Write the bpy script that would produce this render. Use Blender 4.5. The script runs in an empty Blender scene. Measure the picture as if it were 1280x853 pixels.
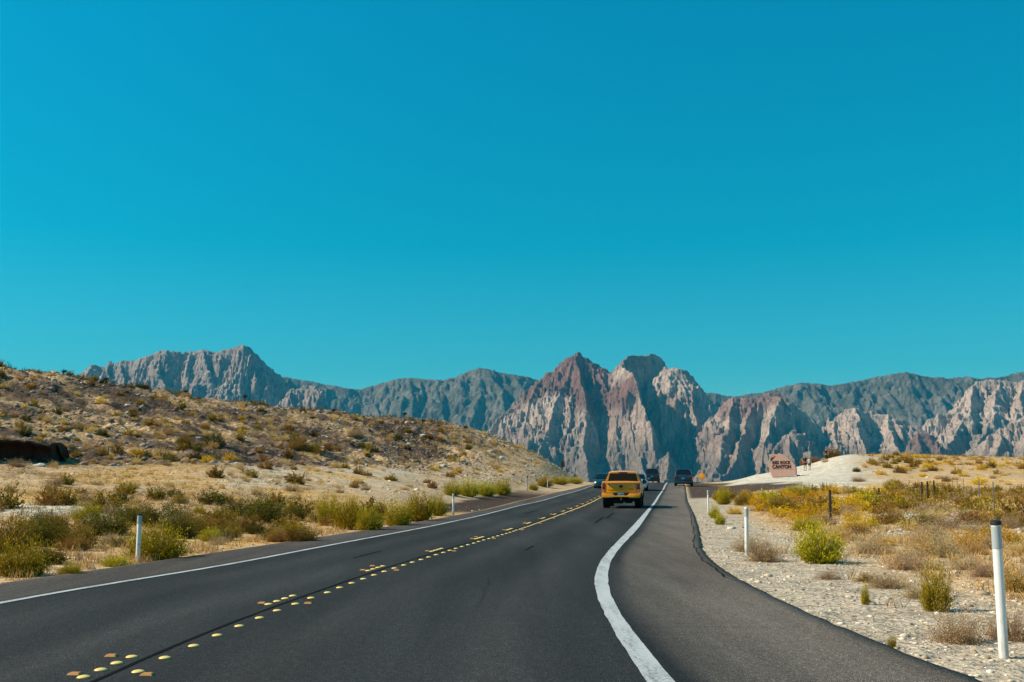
import bpy, bmesh, math, random
import numpy as np
from mathutils import Vector, Matrix
random.seed(7); RNG = np.random.default_rng(7)
R = math.radians
scene = bpy.context.scene
COL = scene.collection

# ------------------------------------------------------------------ camera
F = 1300.0; EYE = 1.5; TH = math.atan(173.5 / F); ST, CT = math.sin(TH), math.cos(TH)
cam = bpy.data.cameras.new('camera'); camo = bpy.data.objects.new('camera', cam); COL.objects.link(camo)
cam.sensor_width = 36; cam.lens = 36 * F / 1280; cam.clip_start = 0.1; cam.clip_end = 60000
camo.location = (0, 0, EYE); camo.rotation_euler = (math.pi / 2 + TH, 0, 0)
scene.camera = camo

def ray(px, py):
    xc = (px - 640) / F; yc = -(py - 426.5) / F
    return xc, CT - yc * ST, ST + yc * CT
def at(px, py, Y):
    x, y, z = ray(px, py)
    return x / y * Y, Y, EYE + z / y * Y

# ------------------------------------------------------------------ numpy noise
TAB = RNG.random((512, 512))
def vn(x, y, s=0):
    x = np.asarray(x, float) + s * 17.31; y = np.asarray(y, float) + s * 9.77
    xi = np.floor(x).astype(np.int64); yi = np.floor(y).astype(np.int64)
    fx = x - xi; fy = y - yi
    fx = fx * fx * fx * (fx * (fx * 6 - 15) + 10); fy = fy * fy * fy * (fy * (fy * 6 - 15) + 10)
    a = TAB[xi & 511, yi & 511]; b = TAB[(xi + 1) & 511, yi & 511]
    c = TAB[xi & 511, (yi + 1) & 511]; d = TAB[(xi + 1) & 511, (yi + 1) & 511]
    return (a * (1 - fx) + b * fx) * (1 - fy) + (c * (1 - fx) + d * fx) * fy
def fbm(x, y, s=0, o=4, g=.5):
    t = 0; a = 1; n = 0
    for i in range(o):
        ca, sa = math.cos(.6 * i), math.sin(.6 * i); k = 2.03 ** i
        t = t + a * (vn((x * ca - y * sa) * k, (x * sa + y * ca) * k, s + i) * 2 - 1); n += a; a *= g
    return t / n
def ridged(x, y, s=0, o=4, g=.5):
    t = 0; a = 1; n = 0
    for i in range(o):
        k = 2.07 ** i
        t = t + a * (1 - np.abs(vn(x * k, y * k, s + 3 * i) * 2 - 1) * 2 ); n += a; a *= g
    return t / n
def sstep(a, b, x):
    t = np.clip((x - a) / (b - a), 0, 1); return t * t * (3 - 2 * t)

# ------------------------------------------------------------------ object helpers
def tag(o, label=None, cat=None, group=None, kind=None):
    if label: o['label'] = label
    if cat: o['category'] = cat
    if group: o['group'] = group
    if kind: o['kind'] = kind
    return o
def empty(name, loc=(0, 0, 0), rz=0):
    o = bpy.data.objects.new(name, None); o.location = loc; o.rotation_euler = (0, 0, rz)
    o.empty_display_size = .2; COL.objects.link(o); return o
def link(name, me, mats, parent=None, loc=None, smooth=None):
    if not isinstance(mats, (list, tuple)): mats = [mats]
    if len(me.materials) == 0:
        for m in mats: me.materials.append(m)
    o = bpy.data.objects.new(name, me); COL.objects.link(o)
    if parent: o.parent = parent
    if loc: o.location = loc
    if smooth is not None:
        me.polygons.foreach_set('use_smooth', [bool(smooth)] * len(me.polygons))
        if smooth not in (True, False):
            me.set_sharp_from_angle(angle=R(smooth))
    return o
def np_mesh(name, V, Q, attrs=None, smooth=False, mi=None):
    """V (n,3), Q (m,k) same size faces"""
    V = np.asarray(V, np.float32); Q = np.asarray(Q, np.int32)
    me = bpy.data.meshes.new(name)
    me.vertices.add(len(V)); me.vertices.foreach_set('co', V.ravel())
    k = Q.shape[1]
    me.loops.add(Q.size); me.loops.foreach_set('vertex_index', Q.ravel())
    me.polygons.add(len(Q)); me.polygons.foreach_set('loop_start', np.arange(0, Q.size, k, dtype=np.int32))
    me.polygons.foreach_set('loop_total', np.full(len(Q), k, np.int32))
    if smooth: me.polygons.foreach_set('use_smooth', np.ones(len(Q), bool))
    if mi is not None: me.polygons.foreach_set('material_index', np.asarray(mi, np.int32))
    me.update(calc_edges=True); me.validate()
    for n, arr in (attrs or {}).items():
        arr = np.asarray(arr, np.float32)
        if arr.ndim == 1:
            a = me.attributes.new(n, 'FLOAT', 'POINT'); a.data.foreach_set('value', arr)
        else:
            a = me.attributes.new(n, 'FLOAT_COLOR', 'POINT')
            if arr.shape[1] == 3: arr = np.concatenate([arr, np.ones((len(arr), 1), np.float32)], 1)
            a.data.foreach_set('color', arr.ravel())
    return me
def grid_faces(nr, nc, wrap=False):
    i = np.arange(nr - 1)[:, None]; j = np.arange(nc if wrap else nc - 1)[None, :]
    j2 = (j + 1) % nc
    a = i * nc + j; b = i * nc + j2; c = (i + 1) * nc + j2; d = (i + 1) * nc + j
    return np.stack([a, b, c, d], -1).reshape(-1, 4)

class MB:
    def __init__(s): s.bm = bmesh.new()
    def add(s, verts, faces, M=None):
        vs = [s.bm.verts.new(M @ Vector(v) if M else v) for v in verts]
        for f in faces:
            try: s.bm.faces.new([vs[i] for i in f])
            except ValueError: pass
        return vs
    def box(s, c, d, rot=None, taper=1.0, bevel=0):
        b = bmesh.new(); bmesh.ops.create_cube(b, size=1)
        for v in b.verts:
            if v.co.z > 0: v.co.x *= taper; v.co.y *= taper
            v.co = Vector((v.co.x * d[0], v.co.y * d[1], v.co.z * d[2]))
        if bevel: bmesh.ops.bevel(b, geom=b.edges[:], offset=bevel, segments=2, affect='EDGES', profile=.6)
        M = Matrix.Translation(c)
        if rot: M = M @ rot
        b.verts.ensure_lookup_table(); b.verts.index_update()
        s.add([v.co.copy() for v in b.verts], [[v.index for v in f.verts] for f in b.faces], M); b.free(); return s
    def lathe(s, prof, seg=20, M=None):
        """prof list (r,z) about z"""
        vs = []; fs = []
        for r, z in prof:
            for k in range(seg):
                a = 2 * math.pi * k / seg; vs.append((r * math.cos(a), r * math.sin(a), z))
        n = len(prof)
        for i in range(n - 1):
            for k in range(seg):
                k2 = (k + 1) % seg; fs.append((i * seg + k, i * seg + k2, (i + 1) * seg + k2, (i + 1) * seg + k))
        fs.append(tuple(range(seg))[::-1]); fs.append(tuple(range((n - 1) * seg, n * seg)))
        s.add(vs, fs, M); return s
    def tube(s, p, q, r0, r1=None, seg=8):
        p = Vector(p); q = Vector(q); r1 = r0 if r1 is None else r1
        d = q - p; M = Matrix.Translation(p) @ d.to_track_quat('Z', 'Y').to_matrix().to_4x4()
        return s.lathe([(r0, 0), (r1, d.length)], seg, M)
    def prism(s, pts, t, M=None, bevel=0):
        """pts (x,z) outline, thickness t along y"""
        n = len(pts); b = bmesh.new()
        va = [b.verts.new((x, -t / 2, z)) for x, z in pts]; vb = [b.verts.new((x, t / 2, z)) for x, z in pts]
        b.faces.new(va); b.faces.new(vb[::-1])
        for i in range(n): b.faces.new((va[i], vb[i], vb[(i + 1) % n], va[(i + 1) % n]))
        bmesh.ops.recalc_face_normals(b, faces=b.faces)
        if bevel: bmesh.ops.bevel(b, geom=b.edges[:], offset=bevel, segments=2, affect='EDGES', profile=.6)
        b.verts.index_update()
        s.add([v.co.copy() for v in b.verts], [[v.index for v in f.verts] for f in b.faces], M); b.free(); return s
    def mesh(s, name):
        bmesh.ops.recalc_face_normals(s.bm, faces=s.bm.faces)
        me = bpy.data.meshes.new(name); s.bm.to_mesh(me); s.bm.free(); return me
    def build(s, name, m, parent=None, smooth=30):
        return link(name, s.mesh(name), m, parent, smooth=smooth)

# ------------------------------------------------------------------ materials
def newmat(name):
    m = bpy.data.materials.new(name); m.use_nodes = True
    nt = m.node_tree; nt.nodes.clear()
    out = nt.nodes.new('ShaderNodeOutputMaterial'); b = nt.nodes.new('ShaderNodeBsdfPrincipled')
    nt.links.new(b.outputs[0], out.inputs[0]); return m, nt, b
class N:
    def __init__(s, nt): s.nt = nt
    def node(s, t, **k):
        n = s.nt.nodes.new(t)
        for a, v in k.items(): setattr(n, a, v)
        return n
    def put(s, sock, v):
        if isinstance(v, bpy.types.NodeSocket): s.nt.links.new(v, sock)
        elif v is not None:
            if isinstance(v, (tuple, list)) and len(v) == 3 and sock.type == 'RGBA': v = (*v, 1)
            sock.default_value = v
    def pos(s): return s.node('ShaderNodeNewGeometry').outputs['Position']
    def obj(s): return s.node('ShaderNodeTexCoord').outputs['Object']
    def attr(s, n, f=True):
        a = s.node('ShaderNodeAttribute', attribute_name=n); return a.outputs['Fac'] if f else a.outputs['Color']
    def noise(s, v, scale, detail=4, rough=.6, out=0):
        n = s.node('ShaderNodeTexNoise'); s.put(n.inputs['Vector'], v); n.inputs['Scale'].default_value = scale
        n.inputs['Detail'].default_value = detail; n.inputs['Roughness'].default_value = rough; return n.outputs[out]
    def voro(s, v, scale, out='Distance', feature='F1'):
        n = s.node('ShaderNodeTexVoronoi', feature=feature); s.put(n.inputs['Vector'], v); n.inputs['Scale'].default_value = scale
        return n.outputs[out]
    def ramp(s, f, stops, interp='LINEAR'):
        n = s.node('ShaderNodeValToRGB'); n.color_ramp.interpolation = interp; e = n.color_ramp.elements
        while len(e) < len(stops): e.new(.5)
        for i, (p, c) in enumerate(stops):
            e[i].position = p; e[i].color = (*c, 1) if isinstance(c, (tuple, list)) else (c, c, c, 1)
        s.put(n.inputs[0], f); return n.outputs[0]
    def mix(s, f, a, b, mode='MIX'):
        n = s.node('ShaderNodeMix', data_type='RGBA', blend_type=mode); s.put(n.inputs[0], f); s.put(n.inputs[6], a); s.put(n.inputs[7], b)
        return n.outputs[2]
    def math(s, op, a, b=0.0, clamp=False):
        n = s.node('ShaderNodeMath', operation=op, use_clamp=clamp); s.put(n.inputs[0], a); s.put(n.inputs[1], b); return n.outputs[0]
    def scalev(s, v, k):
        n = s.node('ShaderNodeMapping'); s.put(n.inputs[0], v); n.inputs['Scale'].default_value = k; return n.outputs[0]
    def bump(s, h, strength, dist, normal=None):
        n = s.node('ShaderNodeBump'); n.inputs['Strength'].default_value = strength; n.inputs['Distance'].default_value = dist
        s.put(n.inputs['Height'], h)
        if normal: s.put(n.inputs['Normal'], normal)
        return n.outputs[0]
def simple(name, col, rough=.5, metal=0, var=.15, scale=3.0, coat=0, spec=.5, emit=None):
    m, nt, b = newmat(name); n = N(nt)
    f = n.noise(n.obj(), scale, 5, .65)
    c = n.mix(n.ramp(f, [(.3, 0.), (.7, 1.)]), tuple(x * (1 - var) for x in col), tuple(min(1, x * (1 + var)) for x in col))
    n.put(b.inputs['Base Color'], c); b.inputs['Roughness'].default_value = rough; b.inputs['Metallic'].default_value = metal
    b.inputs['Coat Weight'].default_value = coat; b.inputs['Coat Roughness'].default_value = .08
    b.inputs['Specular IOR Level'].default_value = spec
    if emit: b.inputs['Emission Color'].default_value = (*emit[0], 1); b.inputs['Emission Strength'].default_value = emit[1]
    return m

# ------------------------------------------------------------------ world, sun, haze
SUN_EL, SUN_AZ = R(40), R(-91)     # azimuth measured from +Y (view direction), negative = left
sd = Vector((math.sin(SUN_AZ) * math.cos(SUN_EL), math.cos(SUN_AZ) * math.cos(SUN_EL), math.sin(SUN_EL)))
w = bpy.data.worlds.new('World'); scene.world = w; w.use_nodes = True
wn = w.node_tree; wn.nodes.clear(); W = N(wn)
sky = W.node('ShaderNodeTexSky', sky_type='NISHITA'); sky.sun_disc = False
sky.sun_elevation = SUN_EL; sky.sun_rotation = SUN_AZ; sky.altitude = 900; sky.air_density = 1.1; sky.dust_density = .3; sky.ozone_density = 2.5
# the air of the place is strongly teal: paler at the horizon, deeper overhead
wz = W.node('ShaderNodeSeparateXYZ'); W.put(wz.inputs[0], W.node('ShaderNodeTexCoord').outputs['Generated'])
SKY_TINT = W.ramp(wz.outputs[2], [(0.0, (.62, 1.03, 1.05)), (.10, (.20, 1.09, 1.07)), (.22, (.01, 1.18, 1.14)), (.45, (.004, 1.38, 1.40))])
tint = W.mix(1.0, sky.outputs[0], SKY_TINT, 'MULTIPLY')
bg = W.node('ShaderNodeBackground'); W.put(bg.inputs[0], tint); bg.inputs[1].default_value = .068
wo = W.node('ShaderNodeOutputWorld'); wn.links.new(bg.outputs[0], wo.inputs[0])
sl = bpy.data.lights.new('sun', 'SUN'); sl.energy = 5.0; sl.angle = R(.5); sl.color = (1, .86, .66)
so = bpy.data.objects.new('sun', sl); COL.objects.link(so); so.rotation_euler = sd.to_track_quat('Z', 'Y').to_euler()
vs = scene.view_settings; vs.view_transform = 'Standard'; vs.look = 'None'; vs.gamma = 1; vs.exposure = 0.52; vs.use_curve_mapping = False
scene.cycles.volume_bounces = 0
scene.cycles.max_bounces = 6

HAZE = True
if HAZE:
    m = bpy.data.materials.new('haze_air'); m.use_nodes = True; nt = m.node_tree; nt.nodes.clear(); n = N(nt)
    o = n.node('ShaderNodeOutputMaterial'); pv = n.node('ShaderNodeVolumePrincipled')
    pv.inputs['Color'].default_value = (.03, .46, .74, 1); pv.inputs['Density'].default_value = 3.9e-5
    pv.inputs['Anisotropy'].default_value = 0.1
    nt.links.new(pv.outputs[0], o.inputs['Volume'])
    b = MB(); b.box((0, 0, 600), (24000, 24000, 1500)); h = b.build('haze', m, smooth=False); tag(h, kind='stuff')

# ------------------------------------------------------------------ road profile and plan
ZP = np.array([(-200, 0), (0, 0), (58, 0), (70, .04), (82, .18), (95, .42), (106, .68), (113, .84), (130, 1.0), (147, 1.08), (165, 1.03), (200, .2), (260, -2.5), (400, -10), (1500, -50), (4500, -62), (12000, -62)], float)
def zr(Y):
    Y = np.asarray(Y, float); s = 0; 
    for d in (-4, -2, 0, 2, 4): s = s + np.interp(Y + d, ZP[:, 0], ZP[:, 1])
    return s / 5
def road_hit(px, py):
    x, y, z = ray(px, py)
    Y = np.concatenate([np.arange(3, 60, .02), np.arange(60, 155, .1)]); zz = EYE + z / y * Y
    k = np.nonzero(zz <= zr(Y))[0]
    Yh = Y[k[0]] if len(k) else 152.0
    return x / y * Yh, float(Yh)
def curve(pts, near, far):
    """pixel curve -> X(Y) function with metric extension points near & far"""
    P = [road_hit(*p) for p in pts]; P = list(near) + P + list(far)
    P = sorted(P, key=lambda p: p[1]); A = np.array(P)
    from_Y = A[:, 1]; X = A[:, 0]
    Yg = np.arange(-120, 420, .5); Xg = np.interp(Yg, from_Y, X)
    for k in range(3):
        Xg2 = np.convolve(np.pad(Xg, 3, 'edge'), np.ones(7) / 7, 'valid')
        far_w = sstep(5, 40, Yg)  # smoother far away
        Xg = Xg2 if k < 2 else Xg * (1 - far_w) + Xg2 * far_w
    return lambda Y: np.interp(Y, Yg, Xg)
def ex(fx, fy, ds=(40, 120, 260), slope=.154): return [(fx + slope * (d), fy + d) for d in ds]
LE = curve([(0, 731), (125, 714), (260, 694), (380, 675.5), (474, 661.5), (555, 648), (600, 639.5), (649, 627), (690, 617), (722, 610.5)], [(-8.6, -100), (-8.6, 0), (-8.2, 8)], ex(*road_hit(728, 609)))
LW = curve([(0, 757), (125, 734), (250, 715.6), (400, 686), (536, 660), (600, 646), (649, 633), (700, 620), (726, 613)], [(-7.1, -100), (-7.1, 0), (-6.75, 7)], ex(*road_hit(733, 611)))
CR = curve([(189, 836), (230, 817), (262, 802.5), (291, 790), (316, 779.5), (337, 770), (383, 754), (430, 736), (467, 722), (499, 711), (529, 701.5), (563, 690), (599, 679), (646, 665), (692, 648), (724, 635.5), (750, 623)], [(-3.2, -100), (-3.1, 0)], ex(*road_hit(768, 615.5)))
RWl = curve([(805, 853), (780, 817), (761, 784), (748, 758), (740.6, 733), (744.5, 713), (759, 692), (789, 661), (811, 636), (822, 621), (829, 611)], [(1.0, -100), (1.0, 0)], ex(*road_hit(831.5, 607)))
RWr = curve([(839, 853), (798, 804.6), (771, 769), (758, 735), (762, 704), (777, 684.5), (799, 661), (815, 636), (824.5, 621), (831, 611)], [(1.25, -100), (1.25, 0)], [(a + .2, b) for a, b in ex(*road_hit(831.5, 607))])
RE = curve([(1211, 852), (1155, 831), (1090, 805), (1017, 773.6), (960, 747), (919, 724.5), (890, 705), (876, 688), (874, 668), (868, 645), (859, 626), (857, 614), (856.5, 608)], [(3.6, -100), (3.6, 0), (3.7, 5)], ex(*road_hit(857, 607.5)))

# ------------------------------------------------------------------ ground
def P(Y, py): return (Y, EYE + (600 - py) / F * Y)
FARZ = [(420, -8), (1500, -50), (4500, -62), (12000, -62)]
cols = [
 (-350, [(0, 0), (10, 0), (18, .4), (30, 1.5), (42, 2.8), (55, 5), (75, 9), (100, 14), (118, 15.5), (150, 15), (300, 6)] + FARZ),
 (0,    [(0, 0), (15, 0), (22, .12), (30, .45), (40, 1.05), (50, 1.9), P(58, 579), P(75, 543), P(90, 504), P(103, 471), P(113, 459), (135, 12), (300, 2)] + FARZ),
 (110,  [(0, 0), (18, 0), (25, .12), (32, .42), (42, 1.0), (52, 1.7), P(62, 580), P(78, 550), P(93, 515), P(108, 482), P(117, 474), (135, 11.2), (300, 2)] + FARZ),
 (240,  [(0, 0), (20, 0), (28, .1), (38, .5), (50, 1.2), P(64, 582), P(80, 558), P(95, 527), P(112, 497), P(122, 491), (140, 10.5), (300, 2)] + FARZ),
 (400,  [(0, 0), (26, 0), (34, .12), (50, .6), (64, 1.35), P(76, 586), P(92, 568), P(108, 543), P(126, 518), P(138, 513), (155, 9.6), (300, 2)] + FARZ),
 (540,  [(0, 0), (40, 0), (52, .2), (68, .6), (82, 1.3), P(96, 590), P(112, 572), P(128, 550), P(142, 530), P(152, 526), (170, 8.5), (300, 1)] + FARZ),
 (600,  [(0, 0), (52, 0), (64, .3), (82, .9), (96, 1.6), P(112, 583), P(128, 562), P(145, 541), P(155, 537), (172, 7.5), (300, 0)] + FARZ),
 (650,  [(0, 0), (64, .0), (76, .3), (92, .9), P(106, 597), P(122, 583), P(140, 562), P(150, 557), (170, 4.8), (300, -2)] + FARZ),
 (690,  [(0, 0), (72, .05), (88, .45), (104, 1.0), P(120, 597), P(138, 580), P(150, 576), (170, 2.8), (300, -3)] + FARZ),
 (715,  [(0, 0), (80, .15), (95, .45), (112, 1.1), (128, 1.6), P(148, 591), (170, 1.5), (300, -4)] + FARZ),
 (738,  [(0, 0), (58, 0), (82, .18), (95, .42), (113, .84), (130, 1.0), (147, 1.15), (165, 1.03), (200, .2), (260, -2.5), (420, -10)] + FARZ[1:]),
 (880,  [(0, 0), (58, 0), (82, .2), (95, .42), (113, .84), (130, 1.0), (147, 1.12), (165, 1.03), (200, .2), (260, -2.5), (420, -10)] + FARZ[1:]),
 (915,  [(0, 0), (50, 0), (82, .35), (95, .6), (113, .95), (130, 1.15), (147, 1.3), (165, 1.2), (200, .3), (260, -2.5), (420, -10)] + FARZ[1:]),
 (955,  [(0, 0), (45, 0), (70, .3), (90, .8), (105, 1.35), (118, 1.75), (132, 2.2), (145, 2.3), (200, .8), (300, -3)] + FARZ),
 (1000, [(0, 0), (45, 0), (70, .45), (90, 1.05), (105, 1.6), (116, 2.0), (128, 2.7), (140, 3.35), (155, 3.2), (200, 1.5), (300, -2)] + FARZ),
 (1030, [(0, 0), (45, 0), (70, .5), (90, 1.2), (112, 2.4), (130, 3.2), (140, 4.3), (155, 4.3), (200, 2.5), (300, -1)] + FARZ),
 (1060, [(0, 0), (45, 0), (70, .5), (90, 1.3), (112, 2.6), (128, 4.2), (140, 5.3), (155, 5.3), (200, 4), (300, 2)] + FARZ),
 (1100, [(0, 0), (32, .0), (36, .28), (45, .1), (70, .5), (90, 1.35), (112, 2.6), (130, 4), (145, 4.9), (180, 5.6), (240, 7.4), (300, 5)] + FARZ),
 (1170, [(0, 0), (30, .0), (34, .35), (42, .1), (70, .5), (90, 1.4), (120, 2.9), (150, 4.0), (200, 5.6), (250, 7.3), (300, 6.5)] + FARZ),
 (1280, [(0, 0), (28, .05), (32, .4), (40, .15), (70, .5), (90, 1.4), (120, 2.7), (150, 3.8), (200, 5.3), (255, 6.8), (300, 6)] + FARZ),
 (1650, [(0, 0), (25, .1), (30, .5), (40, .3), (70, .7), (90, 1.6), (120, 2.7), (150, 3.8), (200, 5.3), (255, 6.8), (300, 6)] + FARZ),
]
ca = np.array([ray(c[0], 600)[0] / ray(c[0], 600)[1] for c in cols])
lY = np.linspace(math.log(1), math.log(12000), 420)
CZ = np.array([np.interp(np.exp(lY), [p[0] for p in c[1]], [p[1] for p in c[1]]) for c in cols])
ag = np.linspace(ca[0], ca[-1], 500)
CG = np.stack([np.interp(ag, ca, CZ[:, j]) for j in range(len(lY))], 1)
for it in range(3):
    k = 7; pd = np.pad(CG, ((k // 2, k // 2), (0, 0)), 'edge'); CG = sum(pd[i:i + CG.shape[0]] for i in range(k)) / k
    k = 3; pd = np.pad(CG, ((0, 0), (k // 2, k // 2)), 'edge'); CG = sum(pd[:, i:i + CG.shape[1]] for i in range(k)) / k
def bil(G, u, v):
    u = np.clip(u, 0, G.shape[0] - 1.001); v = np.clip(v, 0, G.shape[1] - 1.001)
    i = u.astype(int); j = v.astype(int); a = u - i; b = v - j
    return (G[i, j] * (1 - a) + G[i + 1, j] * a) * (1 - b) + (G[i, j + 1] * (1 - a) + G[i + 1, j + 1] * a) * b
def polar(X, Y):
    r = np.hypot(X, Y); phi = np.arctan2(X, Y); pc = np.clip(phi, -.62, .66)
    return np.tan(pc), np.maximum(r * np.cos(pc), 1.01), r, phi
def hill_mask(X, Y):
    """0..1 how rocky/steep the left hill is"""
    a, Yp, r, phi = polar(X, Y)
    px = a * F + 640
    b0 = np.interp(px, [-350, 0, 240, 400, 540, 600, 650, 700], [45, 60, 66, 78, 98, 116, 135, 170])
    return sstep(b0 - 6, b0 + 6, Yp) * sstep(700, 560, px) 
def ground_z(X, Y):
    X = np.asarray(X, float); Y = np.asarray(Y, float)
    a, Yp, r, phi = polar(X, Y)
    z = bil(CG, (a - ag[0]) / (ag[-1] - ag[0]) * (len(ag) - 1), (np.log(Yp) - lY[0]) / (lY[-1] - lY[0]) * (len(lY) - 1))
    hm = hill_mask(X, Y) * sstep(260, 180, r)
    out_l = LE(Y) - X; out_r = X - RE(Y); out = np.maximum(out_l, out_r)       # >0 outside the road
    inr = (Y < 300)
    # relief
    n1 = fbm(X / 9, Y / 9, 1, 4) * .22 + fbm(X / 2.2, Y / 2.2, 5, 3) * .07
    zn = n1 * sstep(.8, 9, out) * sstep(600, 250, r)
    # rills on the hill run down the fall line
    c, s = math.cos(R(28)), math.sin(R(28)); u = X * .5 + Y * .85; v = X * .85 - Y * .5
    ri = ridged(u / 3.4 + fbm(X / 9, Y / 9, 7, 2) * .5, v / 15, 11, 3)
    zn = zn + hm * (ri * .55 + fbm(X / 1.3, Y / 1.3, 21, 3) * .36 + fbm(X / 14, Y / 14, 23, 3) * .45 - .2)
    # humps on far right plain
    zn = zn + (1 - hm) * sstep(70, 120, r) * sstep(8, 30, out) * fbm(X / 22, Y / 12, 31, 3) * .4
    z = z + zn
    # dark cut bank far left: a little step
    blend = sstep(.3, 7.0, out)
    zroad = zr(np.where(inr, Y, 300)) - .012 - .012 * sstep(0, .6, out)
    z = np.where(inr, zroad * (1 - blend) + z * blend, z)
    return z
fine = np.radians(np.concatenate([np.arange(-36, -29, .14), np.arange(-29, 29, .066), np.arange(29, 36, .14)]))
coarse = np.radians(np.concatenate([np.arange(36, 180, 3), np.arange(-180, -36, 3)]))
phis = np.concatenate([fine, coarse]); order = np.argsort(phis); phis = phis[order]
rs = np.concatenate([np.exp(np.linspace(math.log(1.0), math.log(5), 14))[:-1], np.exp(np.linspace(math.log(5), math.log(290), 640))[:-1], np.exp(np.linspace(math.log(290), math.log(11500), 60))])
RR, PH = np.meshgrid(rs, phis, indexing='ij')
GX = RR * np.sin(PH); GY = RR * np.cos(PH); GZ = ground_z(GX, GY)
# fast lookup
def gz(x, y):
    x = np.asarray(x, float); y = np.asarray(y, float)
    r = np.hypot(x, y); ph = np.arctan2(x, y)
    u = np.interp(np.log(np.maximum(r, 1.0)), np.log(rs), np.arange(len(rs))); v = np.interp(ph, phis, np.arange(len(phis)))
    return bil(GZ, np.atleast_1d(u), np.atleast_1d(v))
def hit(px, py, ymax=320):
    x, y, z = ray(px, py)
    Y = np.exp(np.linspace(math.log(4), math.log(ymax), 5000)); zz = EYE + z / y * Y
    k = np.nonzero(zz <= gz(x / y * Y, Y))[0]
    if not len(k): return None
    Yh = float(Y[k[0]]); X = x / y * Yh
    return X, Yh, float(gz(X, Yh)[0])
def hit_or(px, py, Y): 
    h = hit(px, py)
    if h is None:
        X = at(px, py, Y)[0]; return X, Y, float(gz(X, Y)[0])
    return h
# colour zones of the ground (what the soil is, plus shadow streaks painted on the hill)
gx, gy = GX.ravel(), GY.ravel()
a_, yp_, r_, ph_ = polar(gx, gy); gpx = a_ * F + 640
outr = gx - RE(gy); outl = LE(gy) - gx
fb = fbm(gx / 7, gy / 7, 41, 4); fb2 = fbm(gx / 2.5, gy / 2.5, 47, 3)
hm = hill_mask(gx, gy)
sand = np.array([.55, .375, .21]); white = np.array([.60, .55, .45]); rub = np.array([.14, .092, .064]); rubl = np.array([.36, .24, .125]); grass = np.array([.57, .355, .135]); brown = np.array([.068, .047, .035]); pale = np.array([.47, .355, .235])
colr = np.tile(sand, (len(gx), 1))
def blend(mask, c):
    global colr
    colr = colr * (1 - mask[:, None]) + np.asarray(c) * mask[:, None]
blend(sstep(-.1, .35, fb), grass)
blend(sstep(.1, .5, fb2) * .5, pale)
blend(hm * (1 - sstep(600, 680, gpx) * .7) * sstep(-.5, .1, fb + .25 * fb2 + .15 - sstep(480, 620, gpx) * .45), rub)
blend(hm * sstep(.1, .4, fb2) * .6, rubl)
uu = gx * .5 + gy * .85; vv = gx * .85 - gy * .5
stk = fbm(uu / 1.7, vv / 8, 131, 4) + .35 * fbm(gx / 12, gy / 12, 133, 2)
blend(hm * (1 - sstep(540, 620, gpx) * .8) * sstep(.06, .26, stk) * .8, np.array([.065, .045, .034]))  # diagonal shadow streaks of the rubble slope, put into the ground colour
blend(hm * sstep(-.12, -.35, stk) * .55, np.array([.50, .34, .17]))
# white gravel flat at hill foot right part (x 430-740)
g1 = sstep(-.3, .15, fb2 + .2) * sstep(420, 520, gpx) * sstep(760, 735, gpx) * sstep(0, 1.5, outl) * (1 - sstep(8, 15, outl + fb * 5)) * sstep(50, 60, gy)
blend(g1 * .75, pale)
wm = sstep(880, 930, gpx + fb * 20) * sstep(1120, 1050, gpx + fb * 30) * sstep(80, 95, yp_ + (gpx - 960) * .10 + fb * 5) * sstep(150, 139, yp_)
blend(wm, np.array([.60, .54, .44]))
blend(sstep(-.1, .15, outr) * sstep(3.4, 1.6, outr + fb * .8) * sstep(105, 85, gy), np.array([.47, .39, .295]))
# dark pull-outs
pl = sstep(.1, .4, outl) * sstep(3.6, 2.8, outl + fb2 * .6) * sstep(46, 52, gy) * sstep(100, 84, gy)
blend(pl, brown)
pr = sstep(.0, .5, outr) * sstep(1.0, -1.0, outr + fb * 2.4 + fb2 * 1.8 - np.interp(gy, [80, 94, 108, 150], [13, 9, 5, 3.5])) * sstep(76, 81, gy + outr * -.9 + fb * 2) * sstep(190, 170, gy)
blend(pr, brown * 1.25)
bank = sstep(1040, 1090, gpx) * sstep(28, 31, yp_ + fb * 3) * sstep(40, 36, yp_ + fb * 3)
blend(bank, white * 1.02)
blend(sstep(170, 120, gpx + fb * 20) * sstep(30.5, 32, yp_ + fb * 2) * sstep(37, 35, yp_ + fb * 2) * .85, white)
blend(sstep(250, 300, gpx) * sstep(560, 480, gpx) * sstep(9, 13, outl + fb2 * 3) * sstep(26, 19, outl + fb2 * 4) * sstep(40, 46, gy) * .5 * (1 - hm) * sstep(-.2, .25, fb2 + .1), white)
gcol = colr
veg = np.clip(1 - g1 - wm - pl - pr - bank * .5, 0, 1)
rocky = np.clip(hm + bank, 0, 1)
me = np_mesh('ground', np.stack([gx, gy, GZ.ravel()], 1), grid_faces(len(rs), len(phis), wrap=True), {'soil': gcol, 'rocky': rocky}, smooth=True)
m, nt, b = newmat('desert_soil'); n = N(nt); p = n.pos()
c = n.attr('soil', False)
f1 = n.noise(p, 1.1, 6, .65); f2 = n.noise(p, 9, 5, .7); v1 = n.voro(p, 14, 'Color'); v2 = n.voro(p, 5, 'Color')
c = n.mix(1, c, n.ramp(f1, [(.3, .72), (.7, 1.22)]), 'MULTIPLY')
c = n.mix(1, c, n.ramp(f2, [(.3, .8), (.7, 1.15)]), 'MULTIPLY')
sep = n.node('ShaderNodeSeparateColor'); n.put(sep.inputs[0], v1); sep2 = n.node('ShaderNodeSeparateColor'); n.put(sep2.inputs[0], v2)
c = n.mix(1, c, n.ramp(sep.outputs[0], [(0, .6), (.3, .9), (.7, 1.0), (1., 1.35)]), 'MULTIPLY')
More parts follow.
